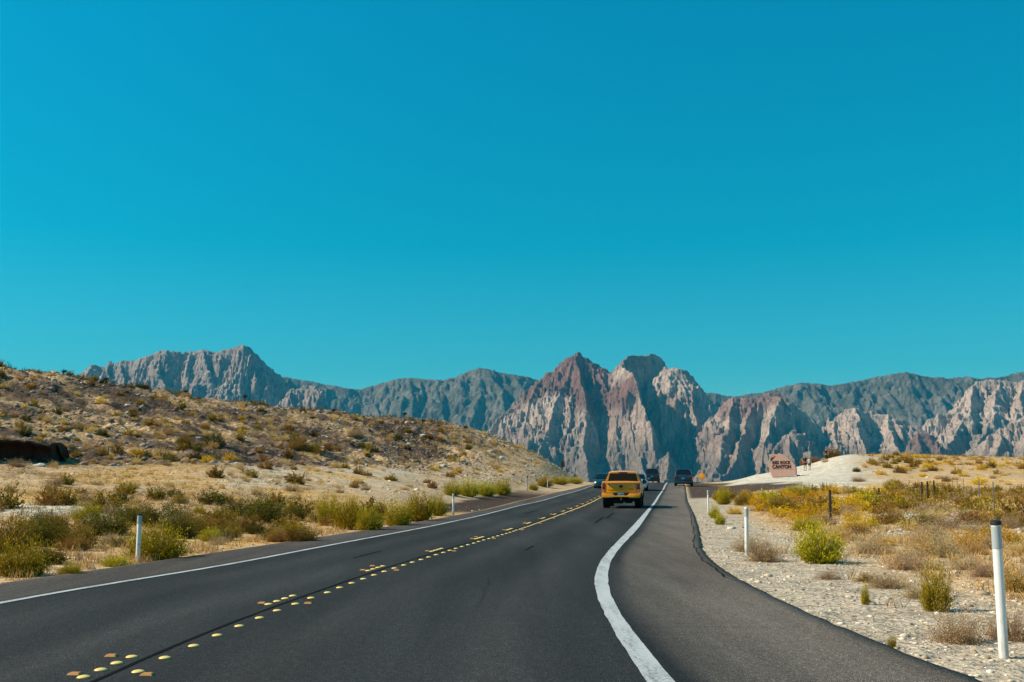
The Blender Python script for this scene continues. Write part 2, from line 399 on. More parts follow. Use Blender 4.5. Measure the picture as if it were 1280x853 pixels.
c = n.mix(n.math('MULTIPLY', n.attr('rocky'), .9), c, n.mix(1, c, n.ramp(sep2.outputs[1], [(0, .45), (.4, .85), (.8, 1.05), (1., 1.9)]), 'MULTIPLY'))
n.put(b.inputs['Base Color'], c); b.inputs['Roughness'].default_value = .95; b.inputs['Specular IOR Level'].default_value = .1
h1 = n.math('ADD', n.math('MULTIPLY', n.voro(p, 14), .5), n.math('MULTIPLY', f2, .6))
nb = n.bump(h1, .9, .05); n.put(b.inputs['Normal'], n.bump(f1, .7, .35, nb))
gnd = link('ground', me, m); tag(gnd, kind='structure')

# ------------------------------------------------------------------ road sheets
def ribbon(name, fl, fr, y0, y1, dz, mat, nc=2, step=.4, colfn=None, skirt=False, kind='structure'):
    ys = [y0]
    while ys[-1] < y1: ys.append(ys[-1] + max(step, abs(ys[-1]) * .012))
    ys = np.array(ys); t = np.linspace(0, 1, nc)
    Yg = np.repeat(ys[:, None], nc, 1); L = fl(ys)[:, None]; Rr = fr(ys)[:, None]
    X = L + (Rr - L) * t[None]; Z = zr(Yg) + dz
    if skirt:
        jit = lambda s: fbm(ys * 3.1, ys * 0 + s, 3, 3)[:, None] * .05
        X = X.copy(); X[:, :1] += jit(1.); X[:, -1:] += jit(7.)
        X = np.concatenate([X[:, :1] - .05, X, X[:, -1:] + .05], 1); Yg = np.repeat(ys[:, None], nc + 2, 1)
        Z = np.concatenate([Z[:, :1] - .32, Z, Z[:, -1:] - .32], 1); nc += 2
    at_ = {}
    if colfn: at_['tone'] = colfn(X.ravel(), Yg.ravel())
    me = np_mesh(name, np.stack([X.ravel(), Yg.ravel(), Z.ravel()], 1), grid_faces(len(ys), nc)[:, ::1], at_)
    o = link(name, me, mat); tag(o, kind=kind); return o
def tone(X, Y):
    base = np.tile(np.array([.026, .0268, .0272]), (len(X), 1))
    def bl(mk, c):
        nonlocal base
        base = base * (1 - mk[:, None]) + np.array(c) * mk[:, None]
    lw, cr, rw, re = LW(Y), CR(Y), RWr(Y), RE(Y)
    for c0, w0 in ((lw * .7 + cr * .3, .35), (lw * .28 + cr * .72, .35), (cr + .9, .4), (cr + 2.6, .4)):
        bl(.7 * np.exp(-((X - c0) / w0) ** 2), (.046, .044, .043))
    bl(sstep(.0, -.25, X - lw), (.078, .066, .058))
    bl(sstep(.0, .4, X - rw) * .9, (.092, .082, .073))
    bl(sstep(2.3, .1, re - X + fbm(X, Y / 3, 5, 3) * .5) * sstep(0, .3, X - rw) * .85, (.15, .122, .10))
    bl(.7 * np.exp(-((X - (RWr(Y) + .10)) / .07) ** 2), (.014, .016, .018))
    s = fbm(X / 1.2, Y / 9, 61, 4)[:, None]
    return base * (1 + .38 * s)
m, nt, b = newmat('asphalt'); n = N(nt); p = n.pos(); c = n.attr('tone', False)
g = n.noise(p, 70, 3, .8); st = n.noise(n.scalev(p, (2.2, .18, 1)), 1, 5, .6); vo = n.voro(p, 95, 'Color')
sp = n.node('ShaderNodeSeparateColor'); n.put(sp.inputs[0], vo)
c = n.mix(1, c, n.ramp(g, [(.3, .4), (.7, 1.7)]), 'MULTIPLY')
c = n.mix(1, c, n.ramp(n.noise(p, 19, 4, .8), [(.32, .72), (.68, 1.3)]), 'MULTIPLY')
c = n.mix(1, c, n.ramp(st, [(.3, .82), (.7, 1.18)]), 'MULTIPLY')
c = n.mix(1, c, n.ramp(sp.outputs[0], [(0, .7), (.85, 1.05), (1, 2.4)]), 'MULTIPLY')
# hairline cracks
cr = n.voro(n.mix(.12, p, n.noise(p, 1.3, 4, .6, 1), 'ADD'), .16, 'Distance', 'DISTANCE_TO_EDGE')
cm = n.math('MULTIPLY', n.ramp(cr, [(.0, 1.), (.0022, 0.)]), n.ramp(n.noise(p, .12, 2), [(.50, 0.), (.6, .8)]))
c = n.mix(cm, c, (.008, .008, .008))
n.put(b.inputs['Base Color'], c); b.inputs['Roughness'].default_value = .82; b.inputs['Specular IOR Level'].default_value = .15
n.put(b.inputs['Normal'], n.bump(n.math('ADD', g, n.voro(p, 95)), .8, .012))
ribbon('road', LE, RE, -90, 330, .03, m, nc=60, step=.35, colfn=tone, skirt=True)

def paint(name, col, wear):
    m, nt, b = newmat(name); n = N(nt); p = n.pos()
    f = n.noise(p, 26, 5, .75); st = n.noise(n.scalev(p, (6, .7, 1)), 1.0, 4, .6)
    c = n.mix(n.ramp(n.math('ADD', n.math('MULTIPLY', f, .6), n.math('MULTIPLY', st, .4)), [(wear, (.09, .09, .09)), (wear + .10, col)]), (.09, .09, .09), col)
    c = n.ramp(n.math('ADD', n.math('MULTIPLY', f, .6), n.math('MULTIPLY', st, .4)), [(wear, tuple(x * .35 for x in col)), (wear + .09, tuple(x * .85 for x in col)), (.7, col)])
    n.put(b.inputs['Base Color'], c); b.inputs['Roughness'].default_value = .7; return m
wp = paint('white_road_paint', (.46, .49, .50), .40)
wob = lambda s: (lambda Y: fbm(np.asarray(Y) * 2.6, np.asarray(Y) * 0 + s, 9, 3) * .012)
ribbon('edge_line', lambda Y: RWl(Y) + wob(2)(Y), lambda Y: RWr(Y) + wob(8)(Y), -80, 300, .038, wp, nc=4, step=.12)
ribbon('edge_line', lambda Y: LW(Y) - .058 + wob(4)(Y) * .5, lambda Y: LW(Y) + .058 + wob(6)(Y) * .5, -80, 300, .038, wp, nc=4, step=.2)
tar = simple('tar_seal', (.009, .009, .009), .95, var=.3, spec=.05)
sm = lambda Y: (CR(Y) - .17)
ribbon('tar_seam', lambda Y: sm(Y) - .022 + wob(12)(Y), lambda Y: sm(Y) + .018 + wob(14)(Y), -60, 90, .035, tar, nc=2, step=.15)
# a broken crack along the right hand pavement edge
ribbon('edge_crack', lambda Y: RE(Y) - .16 + wob(20)(Y) * 6, lambda Y: RE(Y) - .16 + wob(20)(Y) * 6 + .015 + np.abs(wob(22)(Y)) * 3, 16, 75, .036, tar, nc=2, step=.1)
# short tar patches and skid marks on the lanes
for k, (px, py, L, wd) in enumerate([(655, 690, 1.2, .05), (742, 655, 5, .10), (757, 649, 6, .09), (655, 643, 5, .08), (440, 700, 2, .04)]):
    X0, Y0 = road_hit(px, py)
    ribbon('tar_patch', lambda Y: X0 + (Y - Y0) * .14 + wob(k * 5)(Y) * 2, lambda Y: X0 + (Y - Y0) * .14 + wd + wob(k * 5 + 2)(Y) * 2, Y0, Y0 + L, .0355, tar, nc=2, step=.2)
# ------------------------------------------------------------------ mountains
def rz_(px, py, D): x, y, z = at(px, py, D); return x, y, z
def seg_height(X, Y, ridges, kF):
    H = np.full(X.shape, -1e9)
    dR = np.full(X.shape, 1e9)
    for rg in ridges:
        pts, kL, kR = rg[:3]; kf = rg[3] if len(rg) > 3 else kF
        Pw = [at(*p) for p in pts]
        for (x0, y0, z0), (x1, y1, z1) in zip(Pw[:-1], Pw[1:]):
            dx, dy = x1 - x0, y1 - y0; L2 = dx * dx + dy * dy + 1e-6
            t = np.clip(((X - x0) * dx + (Y - y0) * dy) / L2, 0, 1)
            ex_, ey_ = X - (x0 + t * dx), Y - (y0 + t * dy); d = np.hypot(ex_, ey_)
            s = ex_ / (d + 1); kk = np.where(s < 0, kL, kR) * np.abs(s) + kf * (1 - np.abs(s))
            h = z0 + t * (z1 - z0) - kk * d
            mk = h > H; H = np.where(mk, h, H); dR = np.where(mk, d, dR)
    return H, dR
def cells(x, y, s):
    xi = np.floor(x).astype(int); yi = np.floor(y).astype(int); best = np.full(x.shape, 9.); val = np.zeros(x.shape); b2 = np.full(x.shape, 9.)
    for i in (-1, 0, 1):
        for j in (-1, 0, 1):
            cx = xi + i; cy = yi + j; ox = TAB[(cx + s) & 511, cy & 511]; oy = TAB[cx & 511, (cy + 77 + s) & 511]; v = TAB[(cx * 3 + s) & 511, (cy * 5 + 11) & 511]
            d = np.hypot(x - cx - ox, y - cy - oy); m = d < best; b2 = np.where(m, best, np.minimum(b2, d)); best = np.where(m, d, best); val = np.where(m, v, val)
    return val, b2 - best
def range_mesh(name, px0, px1, cstep, D0, D1, rstep, ridges, kF, warp, amp, base, mat, attrfn, floor0, floor1, seed=0, block=1.0):
    pxs = np.arange(px0, px1, cstep); Ds = np.arange(D0, D1, rstep)
    PX, DD = np.meshgrid(pxs, Ds, indexing='xy')
    # rows = D
    A = ((PX - 640) / F) / (CT + ST * ST / CT)
    X = A * DD; Y = DD.copy()
    wx = fbm(X / 260, Y / 260, seed + 1, 4) * warp; wy = fbm(X / 260, Y / 260, seed + 9, 4) * warp * 2
    w2x = fbm(X / 75, Y / 110, seed + 5, 3) * warp * .45
    wx = wx + w2x
    H, dR = seg_height(X + wx, Y + wy, ridges, kF)
    g = np.clip(dR / 90, 0, 1)
    rd = ridged((X + wx * 1.5) / 72, (Y + wy) / 300, seed + 20, 4, .6)
    rd2 = ridged((X + wx) / 38, Y / 90, seed + 33, 3, .55)
    H = H + amp * (g * .85 + .06) * rd + amp * .28 * (g * .8 + .12) * rd2 + fbm(X / 20, Y / 20, seed + 50, 3) * amp * .26 * (g + .3) + fbm(X / 120, Y / 120, seed + 54, 3) * amp * 1.1 * g
    # jointed blocks: cliffs split along cracks
    wq = fbm(X / 45, Y / 45, seed + 80, 3) * .5
    c1, e1 = cells((X + wx) / 62 + wq, (Y + wy) / 100 + wq, seed); c2, e2 = cells((X + wx) / 17 + wq, (Y + wy) / 30 - wq, seed + 5)
    c3, e3 = cells(X / 8.5 + wq * 2, Y / 12 - wq, seed + 9)
    H = H + amp * block * ((c1 - .6) * .75 * (g * .9 + .1) + (c2 - .5) * .24 * (g * .8 + .2) + (c3 - .5) * .10 * (g * .7 + .3) - np.exp(-e1 / .07) * .35 * g - np.exp(-e2 / .10) * .14 * g)
    # weathered ledges
    st = 34.0; q = H / st + fbm(X / 300, Y / 300, seed + 60, 2) * 1.2
    H = H + (np.floor(q) + sstep(.3, .7, q - np.floor(q)) - q) * st * base
    q = H / 11 + fbm(X / 200, Y / 200, seed + 61, 2) * 2
    H = H + (np.floor(q) + sstep(.35, .65, q - np.floor(q)) - q) * 11 * base * .8
    fl = floor0 + (floor1 - floor0) * sstep(D0, D0 + (D1 - D0) * .75, DD) + fbm(X / 240, Y / 240, seed + 70, 5) * 38 * sstep(D0, D0 + 400, DD) + ridged(X / 170, Y / 170, seed + 74, 4) * 16
    tal = sstep(-25, 30, fl - H)
    k = 22.0; H2 = np.maximum(H, fl) + np.exp(-np.abs(H - fl) / k) * k * .35
    H2[0, :] = -92
    slope = np.hypot(np.gradient(H2, axis=0) / rstep, np.gradient(H2, axis=1) / (np.gradient(X, axis=1) + 1e-6))
    V = np.stack([X.ravel(), Y.ravel(), H2.ravel()], 1)
    me = np_mesh(name, V, grid_faces(len(Ds), len(pxs)), {'soil': attrfn(X, Y, H2, PX, tal, slope)}, smooth=True)
    o = link(name, me, mat); tag(o, kind='structure'); return o
def rockmat(name, bs, speck, sscale=.035):
    m, nt, b = newmat(name); n = N(nt); p = n.pos(); c = n.attr('soil', False)
    stretch = n.scalev(p, (1, 1, .4))
    f1 = n.noise(stretch, .02, 8, .65); f2 = n.noise(p, .09, 5, .7)
    c = n.mix(1, c, n.ramp(f1, [(.3, .70), (.7, 1.25)]), 'MULTIPLY')
    c = n.mix(1, c, n.ramp(f2, [(.3, .8), (.7, 1.18)]), 'MULTIPLY')
    vs_ = n.noise(n.scalev(p, (.055, .02, .010)), 1, 5, .65)
    c = n.mix(n.ramp(vs_, [(.54, 0.), (.62, .5)]), c, (.11, .075, .062))
    # scrub and desert varnish as dark specks
    v = n.noise(p, sscale * 2.2, 5, .75)
    c = n.mix(n.ramp(v, [(.53, 0.), (.60, speck)]), c, (.055, .052, .034))
    n.put(b.inputs['Base Color'], c); b.inputs['Roughness'].default_value = .95; b.inputs['Specular IOR Level'].default_value = .05
    nb = n.bump(f2, .6, 8); n.put(b.inputs['Normal'], n.bump(f1, bs, 34, nb)); return m
def K(pts, kL=1.0, kR=1.9, kf=None): return (pts, kL, kR) if kf is None else (pts, kL, kR, kf)
C1 = 6300
sandstone = [
 # left mass
 K([(60, 500, 6700), (90, 482, 6700), (105, 465, 6700), (116, 455, 6700), (127, 457, 6700), (136, 461, 6700), (150, 451, 6700), (165, 451, 6700), (185, 444, 6700), (200, 439, 6700), (225, 440, 6700), (246, 439, 6700), (252, 436, 6700), (262, 440, 6700), (272, 440, 6700), (285, 434, 6700), (304, 431, 6700), (311, 434, 6740), (320, 442, 6800), (335, 460, 6900), (355, 476, 7000), (372, 496, 7060)], 1.2, 1.7),
 K([(200, 439, 6700), (204, 470, 6560), (212, 505, 6400), (214, 540, 6250)], .8, 2.4),
 K([(252, 436, 6700), (258, 470, 6550), (262, 510, 6400), (262, 550, 6200)], .9, 2.6),
 K([(304, 431, 6700), (296, 460, 6580), (294, 490, 6450), (290, 530, 6280)], 1.0, 2.2),
 K([(150, 451, 6700), (156, 490, 6500), (165, 530, 6300)], .8, 2.0),
 K([(360, 500, 6450), (370, 490, 6450), (382, 481, 6450), (395, 482, 6450), (405, 496, 6450)], 1.1, 1.5),
 K([(395, 482, 6450), (388, 505, 6350), (380, 530, 6250)], 1.0, 2.4),
 # twin peaks: skyline
 K([(590, 560, C1 - 200), (615, 535, C1 - 150), (632, 515, C1 - 100), (650, 505, C1 - 50), (662, 490, C1), (680, 472, C1), (695, 457, C1), (707, 446, C1), (720, 440, C1), (732, 447, C1), (747, 456, C1), (762, 462, C1), (767, 465, C1), (775, 457, C1)], 1.5, 1.8),
 K([(775, 457, C1), (785, 448, C1 - 60), (797, 444, C1 + 60), (812, 443, C1 + 180), (825, 447, C1 + 300), (834, 459, C1 + 380)], 3, 3, 3.6),
 K([(832, 459, C1), (850, 459, C1 - 50), (860, 464, C1 - 50), (870, 475, C1 - 50), (882, 490, C1 - 50), (900, 512, C1), (915, 540, C1)], 1.5, 1.8),
 K([(720, 440, C1), (706, 478, C1 - 190), (692, 510, C1 - 330), (682, 545, C1 - 520), (672, 590, C1 - 760)], 1.0, 1.8),
 K([(680, 472, C1), (664, 505, C1 - 150), (652, 540, C1 - 330), (640, 590, C1 - 600)], .9, 1.9),
 K([(720, 440, C1), (731, 478, C1 - 230), (735, 515, C1 - 420), (731, 555, C1 - 600), (736, 600, C1 - 850)], 1.2, 2.8),
 K([(747, 456, C1), (762, 490, C1 - 180), (768, 520, C1 - 330), (775, 550, C1 - 470), (790, 590, C1 - 680)], 1.5, 3.0),
 K([(775, 457, C1), (774, 470, C1 - 160), (786, 500, C1 - 400), (794, 530, C1 - 550), (800, 565, C1 - 680), (804, 600, C1 - 820)], 1.6, 3.4),
 K([(785, 448, C1), (781, 456, C1 - 180), (790, 470, C1 - 340), (803, 498, C1 - 480), (812, 520, C1 - 580), (820, 550, C1 - 680)], 2.0, 3.6),
 K([(832, 459, C1), (842, 480, C1 - 100), (858, 505, C1 - 200), (863, 535, C1 - 330), (868, 565, C1 - 480), (872, 592, C1 - 620)], 3.0, 3.0),
 K([(850, 459, C1 - 50), (866, 490, C1 - 150), (872, 520, C1 - 280), (874, 545, C1 - 400)], 2.0, 3.0),
 K([(808, 588, C1 - 950), (822, 576, C1 - 950), (835, 565, C1 - 950), (840, 580, C1 - 960), (848, 598, C1 - 980)], 1.4, 2.2),
 K([(835, 565, C1 - 950), (832, 585, C1 - 1050), (828, 605, C1 - 1150)], 1.3, 2.5),
 # second mass
 K([(876, 600, 5700), (884, 575, 5750), (893, 551, 5800), (903, 515, 5900), (909, 500, 5950), (914, 497, 5950), (926, 499, 5950), (939, 500, 5950), (948, 496, 5950), (958, 494, 5950), (970, 491.5, 5950), (981, 499, 5950), (1001, 515, 5950), (1024, 535, 5950), (1034, 550, 5950)], 1.3, 1.8),
 K([(914, 497, 5950), (912, 525, 5800), (902, 555, 5620), (890, 595, 5350)], 1.1, 1.8),
 K([(939, 500, 5950), (934, 530, 5780), (922, 560, 5560), (905, 600, 5250)], 1.2, 2.6),
 K([(970, 491.5, 5950), (967, 515, 5800), (960, 545, 5620), (948, 590, 5350)], 1.1, 3.0),
 K([(972, 560, 5450), (984, 545, 5450), (997, 540, 5450), (1010, 545, 5450), (1025, 552, 5450), (1034, 566, 5450)], 1.2, 2.0),
 K([(997, 540, 5450), (990, 570, 5300), (985, 600, 5150)], 1.0, 2.4),
 K([(1020, 549, 5450), (1012, 575, 5300), (1010, 600, 5150)], 1.0, 2.4),
 # third
 K([(1020, 560, 6000), (1034, 540, 6000), (1044, 522, 6000), (1063, 509, 6000), (1073, 513, 6000), (1090, 515, 6000), (1109, 518, 6000), (1132, 525, 6000), (1149, 538, 6000), (1165, 560, 6000)], 1.1, 1.6),
 K([(1063, 509, 6000), (1072, 535, 5830), (1085, 560, 5650), (1090, 590, 5450)], .8, 2.6),
 K([(1044, 522, 6000), (1045, 550, 5830), (1040, 590, 5550)], .9, 2.0),
 K([(1109, 518, 6000), (1116, 545, 5830), (1130, 575, 5600)], .9, 2.6),
 # fourth with the red knob
 K([(1130, 545, 6100), (1149, 528, 6100), (1168, 518, 6100), (1188, 518, 6100), (1204, 502, 6150), (1221, 479, 6200), (1237, 474, 6200), (1254, 474, 6200), (1280, 476, 6200), (1330, 470, 6200), (1400, 480, 6200), (1480, 500, 6200), (1560, 540, 6200)], 1.1, 1.5),
 K([(1221, 479, 6200), (1216, 505, 6050), (1200, 535, 5850), (1182, 575, 5550)], .9, 2.4),
 K([(1254, 474, 6200), (1240, 510, 6000), (1232, 545, 5800), (1222, 590, 5500)], 1.0, 2.6),
 K([(1280, 476, 6200), (1275, 510, 6000), (1262, 540, 5850)], 1.0, 2.2),
 K([(1128, 572, 5500), (1142, 552, 5500), (1155, 540, 5500), (1168, 546, 5500), (1188, 566, 5500), (1200, 580, 5500)], 1.3, 1.6),
 K([(1155, 540, 5500), (1152, 570, 5350), (1148, 600, 5200)], 1.3, 2.4),
 K([(1200, 585, 5400), (1214, 564, 5400), (1237, 548, 5400), (1258, 536, 5400), (1280, 522, 5400), (1330, 505, 5400), (1400, 515, 5400), (1480, 540, 5400)], 1.0, 1.8),
 K([(1258, 536, 5400), (1250, 560, 5250), (1245, 590, 5100)], .9, 2.6),
 K([(1300, 515, 5400), (1290, 550, 5200), (1280, 590, 5000)], .9, 2.6),
]
def sand_col(X, Y, H, PX, tal, slope):
    n0 = fbm(X / 300, (Y + H) / 300, 81, 4); n1 = fbm(X / 70, H / 60, 85, 4)
    tan = np.array([.40, .285, .23]); red = np.array([.22, .115, .098]); pale_ = np.array([.52, .40, .33]); scrub = np.array([.125, .12, .095]); pur = np.array([.26, .16, .145])
    c = np.tile(tan, (X.size, 1)); 
    def bl(mk, col):
        nonlocal c
        mk = np.clip(mk, 0, 1).ravel()[:, None]; c = c * (1 - mk) + col * mk
    bl(sstep(-.1, .5, n0), pale_); bl(sstep(0, .5, n1) * .5, pur)
    py = 600 - (H - EYE) / Y * F
    w = n0 * 34 + n1 * 16
    bl(sstep(12, -8, np.abs(PX - 712) - 62 + (py - 490) * .25 + w) * sstep(512, 494, py + w), red)
    bl(sstep(10, -5, np.abs(PX - 712) - 60 + w) * sstep(490, 496, py + w) * sstep(506, 500, py + w) * .6, red * .8)
    bl(sstep(8, -8, np.abs(PX - 925) - 28 + w * .5) * sstep(545, 525, py + w) * .75, red * 1.15)
    bl(sstep(8, -8, np.abs(PX - 955) - 28 + w * .5) * sstep(525, 505, py + w) * .7, red * 1.2)
    bl(sstep(8, -8, np.abs(PX - 1156) - 26) * sstep(5700, 5600, Y) * .95, red)
    bl(sstep(8, -8, np.abs(PX - 760) - 14 + w * .4) * sstep(500, 480, py) * .6, red * 1.3)
    bl(sstep(1000, 1060, PX) * .55, np.array([.56, .43, .35]))
    bl(sstep(8, -8, np.abs(PX - 1156) - 26) * sstep(5700, 5600, Y) * .9, red)
    bl(sstep(500, 380, PX) * .45, np.array([.33, .27, .25]))
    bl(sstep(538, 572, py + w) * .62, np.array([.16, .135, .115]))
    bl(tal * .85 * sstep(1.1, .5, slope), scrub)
    return c
range_mesh('mountains', -60, 1420, .85, 4650, 7130, 4.6, sandstone, 1.75, 42, 60, .5, rockmat('sandstone_rock', .9, .45), sand_col, -70, 30, seed=3)
back = [
 K([(-300, 500, 9200), (0, 490, 9200), (150, 470, 9200), (300, 468, 9200), (365, 472, 9200), (390, 477, 9200), (420, 483, 9200), (440, 487, 9200), (450, 486, 9200), (470, 479, 9200), (500, 474, 9200), (515, 472, 9200), (535, 475, 9200), (560, 475, 9200), (575, 470, 9200), (590, 463, 9200), (605, 460, 9200), (625, 466, 9200), (640, 469, 9200), (672, 475, 9200), (760, 490, 9200), (850, 488, 9200), (883, 490.5, 9200), (922, 495.5, 9200), (955, 490.5, 9200), (998, 479, 9200), (1011, 478, 9200), (1037, 482, 9200), (1070, 477, 9200), (1096, 470, 9200), (1132, 465, 9200), (1155, 471, 9200), (1188, 473, 9200), (1211, 471, 9200), (1224, 474, 9200), (1254, 471, 9200), (1280, 463, 9200), (1330, 455, 9200), (1420, 470, 9200), (1500, 490, 9200)], .8, .8)]
sp = [(390, 477, -20), (455, 485, 30), (505, 473, 25), (545, 475, 20), (605, 460, -20), (608, 460, 35), (640, 469, 40), (672, 475, 40), (905, 493, 20), (955, 490, 30), (1005, 478, 25), (1040, 482, 40), (1070, 477, -15), (1096, 470, 45), (1132, 465, 25), (1160, 471, 30), (1190, 473, 20), (1230, 474, 20), (1280, 463, -20), (150, 470, 20), (280, 468, 30)]
for px, py, dx in sp:
    back.append(K([(px, py, 9200), (px + dx * .35, py + 22, 8950), (px + dx * .7, py + 50, 8600), (px + dx, py + 95, 8050)], .75, 1.25))
def back_col(X, Y, H, PX, tal, slope):
    n0 = fbm(X / 350, Y / 350, 91, 4); n1 = fbm(X / 60, (Y + H) / 60, 95, 4)
    c = np.tile(np.array([.175, .155, .125]), (X.size, 1)); mk = sstep(-.2, .4, n0 + n1 * .6).ravel()[:, None]
    c = c * (1 - mk) + np.array([.10, .095, .07]) * mk
    mk = (sstep(.15, .5, n1) * .6).ravel()[:, None]; c = c * (1 - mk) + np.array([.30, .26, .22]) * mk
    return c
range_mesh('mountains', -150, 1500, 1.6, 7500, 9700, 11, back, .95, 55, 60, .12, rockmat('scrubby_limestone', .9, .75, .03), back_col, -70, 60, seed=13, block=.45)
# ------------------------------------------------------------------ shrubs
def shrub_arrays(seed, nst, h, spread, nleaf, ll, lw, dome=.5, upright=.6, twig=.004, forks=2, shell=0.0, curl=.25):
    """returns (V,Q,attr,mi): stems as thin three sided blades-with-depth, leaves as small diamonds"""
    g = np.random.default_rng(seed)
    az = g.random(nst) * 2 * np.pi; tilt = np.sqrt(g.random(nst)) * spread
    L = h * (1 - dome * (tilt / spread) ** 2 * .55) * (.72 + .36 * g.random(nst))
    # lumps: several sub-crowns make the outline uneven
    lump = 1 + .22 * np.sin(az * 3 + seed) * np.sin(tilt * 5 + seed * 2); L = L * lump
    d = np.stack([np.cos(az) * np.sin(tilt), np.sin(az) * np.sin(tilt), np.cos(tilt)], 1)
    base = np.stack([np.cos(az), np.sin(az), az * 0], 1) * (g.random(nst) * .10 * h)[:, None]
    bend = g.normal(0, curl, (nst, 3)) * [1, 1, .3]; bend[:, 2] += upright * .35
    def pt(i, t): return base[i] + (d[i] * t[:, None] + bend[i] * (t ** 2)[:, None] * .45) * L[i][:, None]
    V = []; Q = []; AT = []; MI = []; nv = 0
    # stems
    K_ = 4; ts = np.linspace(0, 1, K_)
    ii = np.arange(nst); rings = []
    for t in ts:
        c = pt(ii, np.full(nst, t)); r = twig * (1 - .75 * t)
        ring = [c + np.array([math.cos(a), math.sin(a), .0]) * r for a in (0, 2.1, 4.2)]
        rings.append(np.stack(ring, 1))
    SV = np.stack(rings, 1).reshape(-1, 3)      # (nst,K,3,3)
    b = (np.arange(nst) * K_ * 3)[:, None, None]; k = np.arange(K_ - 1)[None, :, None] * 3; j = np.arange(3)[None, None, :]
    j2 = (j + 1) % 3
    SQ = np.stack([b + k + j, b + k + j2, b + k + 3 + j2, b + k + 3 + j], -1).reshape(-1, 4)
    SA = np.repeat(np.tile(ts, nst)[:, None], 3, 1).reshape(-1)
    # leaves
    i = g.integers(0, nst, nleaf); t = 1 - (1 - shell) * g.random(nleaf) ** 1.3 * .8
    t = np.clip(t + g.normal(0, .03, nleaf), .12, 1.04)
    c = pt(i, t) + g.normal(0, .05 * h, (nleaf, 3)) * (.25 + t[:, None] * .9)
    c[:, 2] = np.maximum(c[:, 2], .01)
    ax = d[i] * .7 + g.normal(0, .45, (nleaf, 3)); ax[:, 2] += upright; ax /= np.linalg.norm(ax, axis=1)[:, None]
    sd_ = np.cross(ax, g.normal(0, 1, (nleaf, 3))); sd_ /= np.linalg.norm(sd_, axis=1)[:, None]
    l = ll * (.6 + .8 * g.random(nleaf))[:, None]; w_ = lw * (.6 + .8 * g.random(nleaf))[:, None]
    LV = np.stack([c - ax * l * .5, c + sd_ * w_ * .5, c + ax * l * .5, c - sd_ * w_ * .5], 1).reshape(-1, 3)
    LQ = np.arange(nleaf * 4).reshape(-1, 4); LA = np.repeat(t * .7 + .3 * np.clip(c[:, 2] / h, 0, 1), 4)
    return (SV, SQ, SA), (LV, LQ, LA)
def leafmat(name, cols, stem=None, trans=.14):
    """cols: three tones from sparse/old to fresh; intrinsic leaf colours that vary leaf by leaf"""
    m = bpy.data.materials.new(name); m.use_nodes = True; nt = m.node_tree; nt.nodes.clear(); n = N(nt)
    geo = n.node('ShaderNodeNewGeometry'); oi = n.node('ShaderNodeObjectInfo')
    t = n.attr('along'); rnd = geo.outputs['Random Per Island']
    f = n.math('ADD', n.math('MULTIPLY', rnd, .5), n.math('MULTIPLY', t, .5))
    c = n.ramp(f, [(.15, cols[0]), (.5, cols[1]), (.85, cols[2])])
    hs = n.node('ShaderNodeHueSaturation'); n.put(hs.inputs['Color'], c)
    n.put(hs.inputs['Hue'], n.math('ADD', n.math('MULTIPLY', oi.outputs['Random'], .036), .482))
    n.put(hs.inputs['Value'], n.math('ADD', n.math('MULTIPLY', oi.outputs['Random'], .4), .8))
    df = n.node('ShaderNodeBsdfDiffuse'); n.put(df.inputs[0], hs.outputs[0]); tr = n.node('ShaderNodeBsdfTranslucent'); n.put(tr.inputs[0], hs.outputs[0])
    mx = n.node('ShaderNodeMixShader'); mx.inputs[0].default_value = trans
    nt.links.new(df.outputs[0], mx.inputs[1]); nt.links.new(tr.outputs[0], mx.inputs[2])
    o = n.node('ShaderNodeOutputMaterial'); nt.links.new(mx.outputs[0], o.inputs[0]); return m
LM = {
 'green': leafmat('yellow_green_leaves', [(.09, .07, .006), (.29, .23, .013), (.62, .475, .028)]),
 'olive': leafmat('olive_leaves', [(.08, .046, .008), (.20, .122, .018), (.40, .26, .04)]),
 'dark': leafmat('dark_green_leaves', [(.032, .029, .006), (.085, .072, .014), (.21, .165, .028)]),
 'gold': leafmat('golden_flower_heads', [(.27, .15, .01), (.58, .34, .012), (.80, .48, .015)]),
 'tan': leafmat('dry_tan_leaves', [(.24, .15, .07), (.42, .28, .14), (.60, .43, .24)], trans=.1),
 'straw': leafmat('dry_straw', [(.40, .25, .07), (.60, .39, .13), (.76, .54, .24)], trans=.2),
 'rust': leafmat('rusty_brown_leaves', [(.17, .085, .022), (.30, .16, .035), (.44, .26, .06)], trans=.15),
}
SM = simple('brown_stems', (.14, .095, .055), .9, var=.35); SMg = simple('grey_twigs', (.32, .23, .14), .9, var=.3)
